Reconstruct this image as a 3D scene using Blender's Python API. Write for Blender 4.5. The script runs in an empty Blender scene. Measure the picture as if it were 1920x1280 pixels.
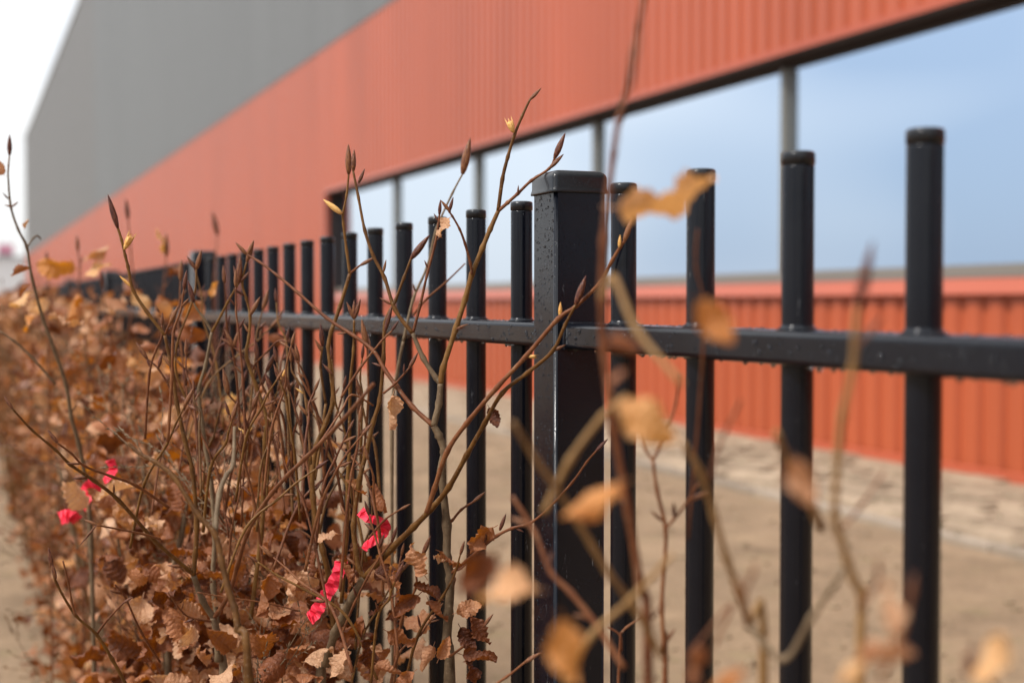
import bpy, bmesh, math, random
from mathutils import Vector, Matrix, Quaternion, noise

R = math.radians
scene = bpy.context.scene
col = scene.collection

# ------------------------------------------------------------------ camera
FPX, CXP, CYP = 2600.0, 960.0, 640.0          # focal length and centre in photo pixels (1920 x 1280)
YAW, PITCH, EYE = R(21.73), R(1.586), 1.12
cam_d = bpy.data.cameras.new('camera')
cam = bpy.data.objects.new('camera', cam_d); col.objects.link(cam)
cam.location = (0, 0, EYE)
cam.rotation_euler = (R(90) - PITCH, 0, -YAW)
cam_d.sensor_width = 36.0
cam_d.lens = 36.0 * FPX / 1920.0
cam_d.clip_start = 0.02; cam_d.clip_end = 3000
cam_d.dof.use_dof = True
cam_d.dof.focus_distance = 1.45
cam_d.dof.aperture_fstop = 4.0
scene.camera = cam

# ------------------------------------------------------------------ sky and sun
SUN_EL, SUN_AZ = 48.0, 262.0      # azimuth measured clockwise from +Y (fence direction)
w = bpy.data.worlds.new('World'); scene.world = w; w.use_nodes = True
nt = w.node_tree; nt.nodes.clear()
N = nt.nodes.new; L = nt.links.new
out = N('ShaderNodeOutputWorld')
sky = N('ShaderNodeTexSky'); sky.sky_type = 'NISHITA'; sky.sun_disc = False
sky.sun_elevation = R(SUN_EL); sky.sun_rotation = R(SUN_AZ)
sky.air_density = 1.0; sky.dust_density = 2.0
bg_sky = N('ShaderNodeBackground'); bg_sky.inputs['Strength'].default_value = 0.11
L(sky.outputs[0], bg_sky.inputs['Color'])
tc = N('ShaderNodeTexCoord')
mp = N('ShaderNodeMapping'); mp.inputs['Scale'].default_value = (1.0, 1.0, 2.4); mp.inputs['Location'].default_value = (10.44, 16.13, 19.21)
L(tc.outputs['Generated'], mp.inputs['Vector'])
cn = N('ShaderNodeTexNoise'); cn.inputs['Scale'].default_value = 1.7; cn.inputs['Detail'].default_value = 2; cn.inputs['Roughness'].default_value = 0.5
L(mp.outputs[0], cn.inputs['Vector'])
cr = N('ShaderNodeValToRGB')
cr.color_ramp.elements[0].position = 0.35; cr.color_ramp.elements[0].color = (0.50, 0.60, 0.74, 1)
cr.color_ramp.elements[1].position = 0.54; cr.color_ramp.elements[1].color = (1.0, 1.0, 1.0, 1)
L(cn.outputs['Fac'], cr.inputs['Fac'])
bg_cl = N('ShaderNodeBackground')
L(cr.outputs[0], bg_cl.inputs['Color'])
# overcast luminance: the zenith is brighter than the horizon
sep = N('ShaderNodeSeparateXYZ'); L(tc.outputs['Generated'], sep.inputs[0])
mxz = N('ShaderNodeMath'); mxz.operation = 'MAXIMUM'; mxz.inputs[1].default_value = 0.0; L(sep.outputs[2], mxz.inputs[0])
grd = N('ShaderNodeMath'); grd.operation = 'MULTIPLY_ADD'; grd.inputs[1].default_value = 0.8; grd.inputs[2].default_value = 0.80
L(mxz.outputs[0], grd.inputs[0]); L(grd.outputs[0], bg_cl.inputs['Strength'])
mixw = N('ShaderNodeMixShader'); mixw.inputs[0].default_value = 0.86
L(bg_sky.outputs[0], mixw.inputs[1]); L(bg_cl.outputs[0], mixw.inputs[2])
L(mixw.outputs[0], out.inputs['Surface'])

sun_d = bpy.data.lights.new('sun', 'SUN'); sun_d.energy = 2.9; sun_d.angle = R(10); sun_d.color = (1.0, 0.96, 0.91)
sun = bpy.data.objects.new('sun', sun_d); col.objects.link(sun)
sdir = Vector((math.sin(R(SUN_AZ)) * math.cos(R(SUN_EL)), math.cos(R(SUN_AZ)) * math.cos(R(SUN_EL)), math.sin(R(SUN_EL))))
sun.rotation_euler = sdir.to_track_quat('Z', 'Y').to_euler(); sun.location = (0, 0, 30)

vs = scene.view_settings
vs.view_transform = 'Standard'; vs.look = 'None'; vs.exposure = 0.42; vs.gamma = 1.0; vs.use_curve_mapping = False
scene.render.engine = 'CYCLES'
scene.cycles.use_denoising = True
try: scene.cycles.denoiser = 'OPENIMAGEDENOISE'
except Exception: pass
scene.cycles.max_bounces = 8; scene.cycles.transparent_max_bounces = 8

# ------------------------------------------------------------------ helpers
_f = Vector((math.sin(YAW) * math.cos(PITCH), math.cos(YAW) * math.cos(PITCH), -math.sin(PITCH)))
_r = Vector((math.cos(YAW), -math.sin(YAW), 0))
_u = Vector((math.sin(YAW) * math.sin(PITCH), math.cos(YAW) * math.sin(PITCH), math.cos(PITCH)))
CAM = Vector((0, 0, EYE))
def P(px, py, z):
    """a point seen at (px, py) in the photo, z metres in front of the camera"""
    return CAM + (_f + _r * ((px - CXP) / FPX) + _u * ((CYP - py) / FPX)) * z

def tag(o, label=None, cat=None, group=None, kind=None):
    if label: o['label'] = label
    if cat: o['category'] = cat
    if group: o['group'] = group
    if kind: o['kind'] = kind
    return o
def empty(name, loc=(0, 0, 0)):
    o = bpy.data.objects.new(name, None); col.objects.link(o); o.location = loc
    o.empty_display_size = 0.05
    return o
def link(name, me, parent=None, matrix=None):
    o = bpy.data.objects.new(name, me); col.objects.link(o)
    if parent is not None:
        o.parent = parent
        root = parent
        off = Vector((0, 0, 0))
        while root is not None:
            off += root.location; root = root.parent
        # parents are only ever translated
        if matrix is None: o.location = -off
        else:
            m = matrix.copy(); m.translation = m.translation - off
            o.matrix_local = m
    elif matrix is not None: o.matrix_world = matrix
    return o
def mesh(name, verts, faces, mat, smooth=False):
    me = bpy.data.meshes.new(name); me.from_pydata([tuple(v) for v in verts], [], faces); me.materials.append(mat)
    if smooth: me.polygons.foreach_set('use_smooth', [True] * len(me.polygons))
    me.update(); return me

class MB:
    def __init__(s): s.v = []; s.f = []
    def add(s, vs_, fs):
        n = len(s.v); s.v += vs_; s.f += [tuple(i + n for i in f) for f in fs]
    def box(s, x0, x1, y0, y1, z0, z1):
        s.add([(x0,y0,z0),(x1,y0,z0),(x1,y1,z0),(x0,y1,z0),(x0,y0,z1),(x1,y0,z1),(x1,y1,z1),(x0,y1,z1)],
              [(0,3,2,1),(4,5,6,7),(0,1,5,4),(1,2,6,5),(2,3,7,6),(3,0,4,7)])
    def lathe(s, prof, n=20, o=(0, 0, 0)):
        vs_ = []; fs = []
        for (r, z) in prof:
            for k in range(n):
                a = 2 * math.pi * k / n; vs_.append((o[0] + r * math.cos(a), o[1] + r * math.sin(a), o[2] + z))
        for j in range(len(prof) - 1):
            for k in range(n):
                a, b = j * n + k, j * n + (k + 1) % n
                fs.append((a, b, b + n, a + n))
        fs.append(tuple(range((len(prof) - 1) * n, len(prof) * n)))
        fs.append(tuple(reversed(range(n))))
        s.add(vs_, fs)
    def tube(s, pts, rad, n=7, cap=True):
        m = len(pts); rings = []
        t0 = (pts[1] - pts[0]).normalized()
        ref = Vector((0, 0, 1)) if abs(t0.z) < 0.9 else Vector((1, 0, 0))
        nx = t0.cross(ref).normalized()
        vs_ = []
        for i in range(m):
            t = (pts[min(i + 1, m - 1)] - pts[max(i - 1, 0)])
            t = t.normalized() if t.length > 1e-9 else t0
            nx = (nx - t * nx.dot(t))
            nx = nx.normalized() if nx.length > 1e-6 else t.orthogonal().normalized()
            ny = t.cross(nx)
            for k in range(n):
                a = 2 * math.pi * k / n
                vs_.append(tuple(pts[i] + (nx * math.cos(a) + ny * math.sin(a)) * rad[i]))
        fs = []
        for i in range(m - 1):
            for k in range(n):
                a, b = i * n + k, i * n + (k + 1) % n
                fs.append((a, b, b + n, a + n))
        if cap:
            fs.append(tuple(reversed(range(n)))); fs.append(tuple(range((m - 1) * n, m * n)))
        s.add(vs_, fs)
    def build(s, name, mat, parent=None, smooth=False, bevel=0.0, seg=2):
        me = mesh(name, s.v, s.f, mat, smooth)
        if bevel > 0:
            bm = bmesh.new(); bm.from_mesh(me)
            bmesh.ops.bevel(bm, geom=[e for e in bm.edges], offset=bevel, segments=seg, affect='EDGES', profile=0.5)
            bm.normal_update()
            for f in bm.faces: f.smooth = max(abs(c_) for c_ in f.normal) < .999
            bm.to_mesh(me); bm.free()
        return link(name, me, parent)

# ------------------------------------------------------------------ materials
def new_mat(name):
    m = bpy.data.materials.new(name); m.use_nodes = True
    t = m.node_tree; b = t.nodes['Principled BSDF']
    return m, t, b
def nd(t, ty, **kw):
    n = t.nodes.new(ty)
    for k, v in kw.items(): n.inputs[k].default_value = v
    return n
def ramp(t, src, stops):
    r = t.nodes.new('ShaderNodeValToRGB'); e = r.color_ramp.elements
    while len(e) < len(stops): e.new(0.5)
    for i, (p, c) in enumerate(stops):
        e[i].position = p; e[i].color = (*c, 1) if len(c) == 3 else c
    t.links.new(src, r.inputs['Fac']); return r
def bump(t, b, src, strength, dist):
    n = nd(t, 'ShaderNodeBump', Strength=strength, Distance=dist)
    t.links.new(src, n.inputs['Height']); t.links.new(n.outputs[0], b.inputs['Normal']); return n

def mat_clad(name, c, rough=0.38, var=0.10, streak=True):
    m, t, b = new_mat(name)
    g = nd(t, 'ShaderNodeTexCoord')
    n1 = nd(t, 'ShaderNodeTexNoise', Scale=0.6, Detail=6.0)
    mp_ = t.nodes.new('ShaderNodeMapping'); mp_.inputs['Scale'].default_value = (1, 1.6, 0.25)
    t.links.new(g.outputs['Object'], mp_.inputs['Vector']); t.links.new(mp_.outputs[0], n1.inputs['Vector'])
    lo = tuple(x * (1 - var) for x in c); hi = tuple(min(1, x * (1 + var)) for x in c)
    r = ramp(t, n1.outputs['Fac'], [(0.3, lo), (0.7, hi)])
    t.links.new(r.outputs[0], b.inputs['Base Color'])
    b.inputs['Roughness'].default_value = rough
    return m
M = {}
M['red'] = mat_clad('red_cladding', (0.390, 0.082, 0.030), 0.34)
_b = M['red'].node_tree.nodes['Principled BSDF']; _b.inputs['Coat Weight'].default_value = 0.0; _b.inputs['Coat Roughness'].default_value = 0.22
M['red_trim'] = mat_clad('red_flashing', (0.385, 0.082, 0.038), 0.3, 0.05)
M['grey'] = mat_clad('grey_cladding', (0.128, 0.133, 0.132), 0.45, 0.06)
M['grey_warm'] = mat_clad('warm_grey_cladding', (0.130, 0.127, 0.122), 0.45, 0.05)
M['frame'] = mat_clad('window_frame_paint', (0.17, 0.165, 0.14), 0.3, 0.05)
M['reveal'] = mat_clad('shaded_brown_reveal', (0.016, 0.008, 0.006), 0.7, 0.1)  # dark brown taken near black: the soffit's shade is put into the colour
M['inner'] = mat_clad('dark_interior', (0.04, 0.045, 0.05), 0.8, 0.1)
# coated glass
m, t, b = new_mat('coated_glass')
t.nodes.remove(b)
lw = nd(t, 'ShaderNodeFresnel', IOR=2.35)
gl = nd(t, 'ShaderNodeBsdfGlossy', Roughness=0.02); gl.inputs['Color'].default_value = (0.70, 0.79, 0.90, 1)
df = nd(t, 'ShaderNodeBsdfDiffuse'); df.inputs['Color'].default_value = (0.03, 0.05, 0.08, 1)
mx = nd(t, 'ShaderNodeMixShader'); t.links.new(lw.outputs[0], mx.inputs[0]); t.links.new(df.outputs[0], mx.inputs[1]); t.links.new(gl.outputs[0], mx.inputs[2])
t.links.new(mx.outputs[0], t.nodes['Material Output'].inputs['Surface']); M['glass'] = m
# powder-coated fence metal, wet
m, t, b = new_mat('black_powder_coat')
g0 = nd(t, 'ShaderNodeTexCoord'); oi = nd(t, 'ShaderNodeObjectInfo')
class _G: pass
vadd = nd(t, 'ShaderNodeVectorMath'); vadd.operation = 'ADD'
rs = nd(t, 'ShaderNodeMath'); rs.operation = 'MULTIPLY'; rs.inputs[1].default_value = 7.0; t.links.new(oi.outputs['Random'], rs.inputs[0])
t.links.new(g0.outputs['Object'], vadd.inputs[0]); t.links.new(rs.outputs[0], vadd.inputs[1])
g = _G(); g.outputs = {'Object': vadd.outputs[0]}
n1 = nd(t, 'ShaderNodeTexNoise', Scale=14.0, Detail=8.0, Roughness=0.65); t.links.new(g.outputs['Object'], n1.inputs['Vector'])
r = ramp(t, n1.outputs['Fac'], [(0.35, (0.0030, 0.0040, 0.0075)), (0.7, (0.0062, 0.0074, 0.0112))])
n2 = nd(t, 'ShaderNodeTexNoise', Scale=55.0, Detail=6.0, Roughness=0.75)
mp2 = t.nodes.new('ShaderNodeMapping'); mp2.inputs['Scale'].default_value = (3.0, 3.0, 0.55)
t.links.new(g.outputs['Object'], mp2.inputs['Vector']); t.links.new(mp2.outputs[0], n2.inputs['Vector'])
scr = ramp(t, n2.outputs['Fac'], [(0.645, (0, 0, 0)), (0.70, (1, 1, 1))])
mc = t.nodes.new('ShaderNodeMix'); mc.data_type = 'RGBA'
mul = nd(t, 'ShaderNodeMath'); mul.operation = 'MULTIPLY'; mul.inputs[1].default_value = 0.35
t.links.new(scr.outputs[0], mul.inputs[0]); t.links.new(mul.outputs[0], mc.inputs[0]); t.links.new(r.outputs[0], mc.inputs[6]); mc.inputs[7].default_value = (0.35, 0.36, 0.37, 1)
t.links.new(mc.outputs[2], b.inputs['Base Color'])
rr = ramp(t, n1.outputs['Fac'], [(0.3, (0.17,) * 3), (0.75, (0.30,) * 3)]); t.links.new(rr.outputs[0], b.inputs['Roughness'])
vo = nd(t, 'ShaderNodeTexVoronoi', Scale=330.0); t.links.new(g.outputs['Object'], vo.inputs['Vector'])
vr = ramp(t, vo.outputs['Distance'], [(0.0, (1, 1, 1)), (0.33, (0, 0, 0))])
n3 = nd(t, 'ShaderNodeTexNoise', Scale=30.0, Detail=3.0); t.links.new(g.outputs['Object'], n3.inputs['Vector'])
n3r = ramp(t, n3.outputs['Fac'], [(0.42, (0, 0, 0)), (0.6, (1, 1, 1))])
mm = nd(t, 'ShaderNodeMath'); mm.operation = 'MULTIPLY'; t.links.new(vr.outputs[0], mm.inputs[0]); t.links.new(n3r.outputs[0], mm.inputs[1])
n4 = nd(t, 'ShaderNodeTexNoise', Scale=900.0, Detail=2.0); t.links.new(g.outputs['Object'], n4.inputs['Vector'])
ad = nd(t, 'ShaderNodeMath'); ad.operation = 'MULTIPLY_ADD'; ad.inputs[1].default_value = 0.12; t.links.new(n4.outputs['Fac'], ad.inputs[0]); t.links.new(mm.outputs[0], ad.inputs[2])
bump(t, b, ad.outputs[0], 0.4, 0.0007)
b.inputs['IOR'].default_value = 1.45; b.inputs['Specular IOR Level'].default_value = 0.28; b.inputs['Coat Weight'].default_value = 0.15; b.inputs['Coat Roughness'].default_value = 0.06; b.inputs['Coat IOR'].default_value = 1.4
M['metal'] = m
m, t, b = new_mat('black_plastic_cap')
b.inputs['Base Color'].default_value = (0.009, 0.010, 0.012, 1); b.inputs['Roughness'].default_value = 0.28; b.inputs['Specular IOR Level'].default_value = 0.3; b.inputs['Coat Weight'].default_value = 0.15; b.inputs['Coat Roughness'].default_value = 0.06
g = nd(t, 'ShaderNodeTexCoord'); vo = nd(t, 'ShaderNodeTexVoronoi', Scale=420.0); t.links.new(g.outputs['Object'], vo.inputs['Vector'])
vr = ramp(t, vo.outputs['Distance'], [(0.0, (1, 1, 1)), (0.3, (0, 0, 0))]); bump(t, b, vr.outputs[0], 0.4, 0.0006)
M['cap'] = m
m, t, b = new_mat('rain_water')
b.inputs['Base Color'].default_value = (1, 1, 1, 1); b.inputs['Roughness'].default_value = 0.0; b.inputs['IOR'].default_value = 1.33; b.inputs['Transmission Weight'].default_value = 1.0
M['water'] = m

def mat_soil(name, a, b_, green=0.0):
    m, t, b = new_mat(name)
    g = nd(t, 'ShaderNodeTexCoord')
    n1 = nd(t, 'ShaderNodeTexNoise', Scale=2.2, Detail=10.0, Roughness=0.7); t.links.new(g.outputs['Object'], n1.inputs['Vector'])
    n2 = nd(t, 'ShaderNodeTexNoise', Scale=40.0, Detail=6.0, Roughness=0.7); t.links.new(g.outputs['Object'], n2.inputs['Vector'])
    mxx = nd(t, 'ShaderNodeMath'); mxx.operation = 'MULTIPLY_ADD'; mxx.inputs[1].default_value = 0.45
    t.links.new(n2.outputs['Fac'], mxx.inputs[0])
    sc_ = nd(t, 'ShaderNodeMath'); sc_.operation = 'MULTIPLY'; sc_.inputs[1].default_value = 0.6; t.links.new(n1.outputs['Fac'], sc_.inputs[0])
    t.links.new(sc_.outputs[0], mxx.inputs[2])
    r = ramp(t, mxx.outputs[0], [(0.36, a), (0.68, b_)])
    if green:
        n3 = nd(t, 'ShaderNodeTexNoise', Scale=3.3, Detail=8.0, Roughness=0.75); t.links.new(g.outputs['Object'], n3.inputs['Vector'])
        gr = ramp(t, n3.outputs['Fac'], [(0.56, (0, 0, 0)), (0.66, (green,) * 3)])
        mc = t.nodes.new('ShaderNodeMix'); mc.data_type = 'RGBA'
        t.links.new(gr.outputs[0], mc.inputs[0]); t.links.new(r.outputs[0], mc.inputs[6]); mc.inputs[7].default_value = (0.17, 0.17, 0.05, 1)
        t.links.new(mc.outputs[2], b.inputs['Base Color'])
    else: t.links.new(r.outputs[0], b.inputs['Base Color'])
    b.inputs['Roughness'].default_value = 0.9
    bump(t, b, mxx.outputs[0], 0.8, 0.02)
    return m
M['soil'] = mat_soil('sandy_soil', (0.13, 0.083, 0.044), (0.335, 0.226, 0.132), 0.22)
M['clod'] = mat_soil('soil_clod', (0.15, 0.10, 0.055), (0.32, 0.23, 0.14))
def mat_stone(name, a, b_):
    m, t, b = new_mat(name)
    oi = nd(t, 'ShaderNodeObjectInfo'); g = nd(t, 'ShaderNodeTexCoord')
    n1 = nd(t, 'ShaderNodeTexNoise', Scale=9.0, Detail=8.0, Roughness=0.7); t.links.new(g.outputs['Object'], n1.inputs['Vector'])
    ad = nd(t, 'ShaderNodeMath'); ad.operation = 'MULTIPLY_ADD'; ad.inputs[1].default_value = 0.5
    t.links.new(oi.outputs['Random'], ad.inputs[0]); t.links.new(n1.outputs['Fac'], ad.inputs[2])
    r = ramp(t, ad.outputs[0], [(0.3, a), (1.0, b_)]); t.links.new(r.outputs[0], b.inputs['Base Color'])
    b.inputs['Roughness'].default_value = 0.8; bump(t, b, n1.outputs['Fac'], 0.5, 0.01)
    return m
M['paver'] = mat_stone('concrete_paver', (0.13, 0.09, 0.052), (0.38, 0.285, 0.19))
M['kerb'] = mat_stone('concrete_kerb', (0.18, 0.14, 0.10), (0.33, 0.265, 0.20))

def mat_bark(name, stops, rough=0.45):
    m, t, b = new_mat(name)
    g = nd(t, 'ShaderNodeTexCoord'); oi = nd(t, 'ShaderNodeObjectInfo')
    n1 = nd(t, 'ShaderNodeTexNoise', Scale=60.0, Detail=6.0, Roughness=0.7); t.links.new(g.outputs['Object'], n1.inputs['Vector'])
    ad = nd(t, 'ShaderNodeMath'); ad.operation = 'MULTIPLY_ADD'; ad.inputs[1].default_value = 0.25
    t.links.new(oi.outputs['Random'], ad.inputs[0]); t.links.new(n1.outputs['Fac'], ad.inputs[2])
    r = ramp(t, ad.outputs[0], stops); 
    n2 = nd(t, 'ShaderNodeTexNoise', Scale=420.0, Detail=3.0); t.links.new(g.outputs['Object'], n2.inputs['Vector'])
    sp = ramp(t, n2.outputs['Fac'], [(0.62, (0, 0, 0)), (0.72, (0.5, 0.5, 0.5))])
    mc = t.nodes.new('ShaderNodeMix'); mc.data_type = 'RGBA'
    t.links.new(sp.outputs[0], mc.inputs[0]); t.links.new(r.outputs[0], mc.inputs[6]); mc.inputs[7].default_value = (0.32, 0.25, 0.17, 1)
    t.links.new(mc.outputs[2], b.inputs['Base Color'])
    b.inputs['Roughness'].default_value = rough; b.inputs['Specular IOR Level'].default_value = 0.2
    bump(t, b, n1.outputs['Fac'], 0.6, 0.002)
    return m
M['bark_grey'] = mat_bark('grey_brown_bark', [(0.3, (0.060, 0.037, 0.020)), (0.6, (0.145, 0.096, 0.054)), (0.9, (0.23, 0.165, 0.10))], 0.6)
M['bark_olive'] = mat_bark('olive_brown_bark', [(0.3, (0.036, 0.014, 0.004)), (0.6, (0.115, 0.048, 0.011)), (0.9, (0.20, 0.098, 0.026))])
M['bark_tan'] = mat_bark('tan_bark', [(0.3, (0.12, 0.055, 0.018)), (0.6, (0.25, 0.135, 0.048)), (0.9, (0.34, 0.20, 0.085))])
M['bark_red'] = mat_bark('red_brown_bark', [(0.3, (0.052, 0.015, 0.006)), (0.6, (0.135, 0.044, 0.017)), (0.9, (0.23, 0.092, 0.036))])
def mat_bud(name, stops):
    m, t, b = new_mat(name)
    g = nd(t, 'ShaderNodeTexCoord'); oi = nd(t, 'ShaderNodeObjectInfo')
    wv = nd(t, 'ShaderNodeTexVoronoi', Scale=6.0); mp_ = t.nodes.new('ShaderNodeMapping'); mp_.inputs['Scale'].default_value = (1.2, 1.2, 1.0)
    t.links.new(g.outputs['Generated'], mp_.inputs['Vector']); t.links.new(mp_.outputs[0], wv.inputs['Vector'])
    ad = nd(t, 'ShaderNodeMath'); ad.operation = 'MULTIPLY_ADD'; ad.inputs[1].default_value = 0.55
    t.links.new(oi.outputs['Random'], ad.inputs[0]); t.links.new(wv.outputs['Distance'], ad.inputs[2])
    r = ramp(t, ad.outputs[0], stops); t.links.new(r.outputs[0], b.inputs['Base Color'])
    b.inputs['Roughness'].default_value = 0.4; b.inputs['Specular IOR Level'].default_value = 0.3; bump(t, b, wv.outputs['Distance'], 0.5, 0.001)
    return m
M['bud'] = mat_bud('brown_bud_scales', [(0.15, (0.030, 0.007, 0.006)), (0.65, (0.085, 0.022, 0.012)), (1.0, (0.20, 0.08, 0.03))])
M['bud_orange'] = mat_bud('orange_opening_bud', [(0.1, (0.30, 0.10, 0.012)), (0.5, (0.55, 0.24, 0.04)), (0.9, (0.72, 0.42, 0.14))])

def mat_leaf(name, attr=False, stops=None):
    m, t, b = new_mat(name)
    t.nodes.remove(b)
    outn = t.nodes['Material Output']
    if attr:
        a = t.nodes.new('ShaderNodeAttribute'); a.attribute_name = 'rnd'; rnd = a.outputs['Fac']
    else:
        a = nd(t, 'ShaderNodeObjectInfo'); rnd = a.outputs['Random']
    g = nd(t, 'ShaderNodeTexCoord')
    n1 = nd(t, 'ShaderNodeTexNoise', Scale=(30.0 if attr else 2.2), Detail=5.0, Roughness=0.65); t.links.new(g.outputs['Object'], n1.inputs['Vector'])
    ad = nd(t, 'ShaderNodeMath'); ad.operation = 'MULTIPLY_ADD'; ad.inputs[1].default_value = 0.55
    t.links.new(n1.outputs['Fac'], ad.inputs[0])
    s2 = nd(t, 'ShaderNodeMath'); s2.operation = 'MULTIPLY'; s2.inputs[1].default_value = 0.72; t.links.new(rnd, s2.inputs[0]); t.links.new(s2.outputs[0], ad.inputs[2])
    r = ramp(t, ad.outputs[0], stops or [(0.25, (0.075, 0.020, 0.007)), (0.46, (0.24, 0.080, 0.030)), (0.70, (0.42, 0.178, 0.080)), (0.97, (0.64, 0.38, 0.22))])
    colr = r.outputs[0]
    if not attr:
        uv = t.nodes.new('ShaderNodeUVMap'); uv.uv_map = 'UVMap'
        sx = t.nodes.new('ShaderNodeSeparateXYZ'); t.links.new(uv.outputs[0], sx.inputs[0])
        au = nd(t, 'ShaderNodeMath'); au.operation = 'SUBTRACT'; au.inputs[1].default_value = 0.5; t.links.new(sx.outputs[0], au.inputs[0])
        ab = nd(t, 'ShaderNodeMath'); ab.operation = 'ABSOLUTE'; t.links.new(au.outputs[0], ab.inputs[0])
        ph = nd(t, 'ShaderNodeMath'); ph.operation = 'MULTIPLY_ADD'; ph.inputs[1].default_value = -5.0; t.links.new(ab.outputs[0], ph.inputs[0])
        v9 = nd(t, 'ShaderNodeMath'); v9.operation = 'MULTIPLY'; v9.inputs[1].default_value = 8.0; t.links.new(sx.outputs[1], v9.inputs[0]); t.links.new(v9.outputs[0], ph.inputs[2])
        fr = nd(t, 'ShaderNodeMath'); fr.operation = 'FRACT'; t.links.new(ph.outputs[0], fr.inputs[0])
        vein = ramp(t, fr.outputs[0], [(0.0, (1, 1, 1)), (0.16, (0, 0, 0))])
        mid = ramp(t, ab.outputs[0], [(0.0, (1, 1, 1)), (0.045, (0, 0, 0))])
        mxv = nd(t, 'ShaderNodeMath'); mxv.operation = 'MAXIMUM'; t.links.new(vein.outputs[0], mxv.inputs[0]); t.links.new(mid.outputs[0], mxv.inputs[1])
        k = nd(t, 'ShaderNodeMath'); k.operation = 'MULTIPLY'; k.inputs[1].default_value = 0.4; t.links.new(mxv.outputs[0], k.inputs[0])
        mc = t.nodes.new('ShaderNodeMix'); mc.data_type = 'RGBA'; mc.blend_type = 'MULTIPLY'
        t.links.new(k.outputs[0], mc.inputs[0]); t.links.new(colr, mc.inputs[6]); mc.inputs[7].default_value = (0.45, 0.30, 0.22, 1)
        colr = mc.outputs[2]
    pr = t.nodes.new('ShaderNodeBsdfPrincipled'); pr.inputs['Roughness'].default_value = 0.38; pr.inputs['Specular IOR Level'].default_value = 0.3
    t.links.new(colr, pr.inputs['Base Color'])
    n2 = nd(t, 'ShaderNodeTexNoise', Scale=(300.0 if attr else 14.0), Detail=4.0); t.links.new(g.outputs['Object'], n2.inputs['Vector'])
    bpn = nd(t, 'ShaderNodeBump', Strength=0.35, Distance=(0.002 if attr else 0.03)); t.links.new(n2.outputs['Fac'], bpn.inputs['Height']); t.links.new(bpn.outputs[0], pr.inputs['Normal'])
    tr = t.nodes.new('ShaderNodeBsdfTranslucent')
    sat = nd(t, 'ShaderNodeHueSaturation', Saturation=1.25, Value=1.2); t.links.new(colr, sat.inputs['Color']); t.links.new(sat.outputs[0], tr.inputs['Color'])
    mx = nd(t, 'ShaderNodeMixShader'); mx.inputs[0].default_value = 0.3
    t.links.new(pr.outputs[0], mx.inputs[1]); t.links.new(tr.outputs[0], mx.inputs[2]); t.links.new(mx.outputs[0], outn.inputs['Surface'])
    return m
M['leaf'] = mat_leaf('dry_beech_leaf')
M['leaf_bright'] = mat_leaf('pale_orange_beech_leaf', False, [(0.2, (0.46, 0.165, 0.045)), (0.55, (0.68, 0.31, 0.10)), (0.95, (0.80, 0.50, 0.25))])
M['leaf_pale'] = mat_leaf('pale_beech_leaf', False, [(0.2, (0.56, 0.26, 0.10)), (0.95, (0.82, 0.52, 0.30))])
M['leaf_mass'] = mat_leaf('dry_beech_leaves', True)
m, t, b = new_mat('hot_pink_plastic')
b.inputs['Base Color'].default_value = (0.80, 0.025, 0.06, 1); b.inputs['Roughness'].default_value = 0.55
g = nd(t, 'ShaderNodeTexCoord'); n1 = nd(t, 'ShaderNodeTexNoise', Scale=60.0); t.links.new(g.outputs['Object'], n1.inputs['Vector']); bump(t, b, n1.outputs['Fac'], 0.3, 0.003)
M['pink'] = m
M['far_white'] = mat_clad('pale_far_wall', (0.62, 0.62, 0.63), 0.6, 0.05)
M['far_grey'] = mat_clad('blue_grey_far_wall', (0.26, 0.28, 0.31), 0.6, 0.05)
M['far_sign'] = mat_clad('pink_far_sign', (0.55, 0.22, 0.32), 0.5, 0.05)

# ------------------------------------------------------------------ ground
def axis(dense0, dense1, step, far):
    a = []; x = dense0
    while x < dense1: a.append(x); x += step
    a.append(dense1)
    g = step; x = dense1
    while x < far: g *= 1.5; x += g; a.append(min(x, far))
    g = step; x = dense0; pre = []
    while x > -far: g *= 1.5; x -= g; pre.append(max(x, -far))
    return pre[::-1] + a
xs = axis(-1.2, 4.2, 0.06, 900); ys = axis(0.5, 11.0, 0.08, 900)
def gh(x, y):
    if not (-3 < x < 6.2 and -5 < y < 30): return 0.0
    return 0.022 * noise.noise(Vector((x * 1.7, y * 1.7, 0))) + 0.012 * noise.noise(Vector((x * 7, y * 7, 3)))
gv = []; gf = []
for y in ys:
    for x in xs:
        edge = max(0.0, min(1.0, (4.2 - x) / 0.3))
        gv.append((x, y, gh(x, y) * edge - 0.004))
nx_ = len(xs)
for j in range(len(ys) - 1):
    for i in range(nx_ - 1):
        a = j * nx_ + i; gf.append((a, a + 1, a + 1 + nx_, a + nx_))
ground = link('ground', mesh('ground', gv, gf, M['soil'], True)); tag(ground, kind='structure')

rng = random.Random(11)
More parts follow.
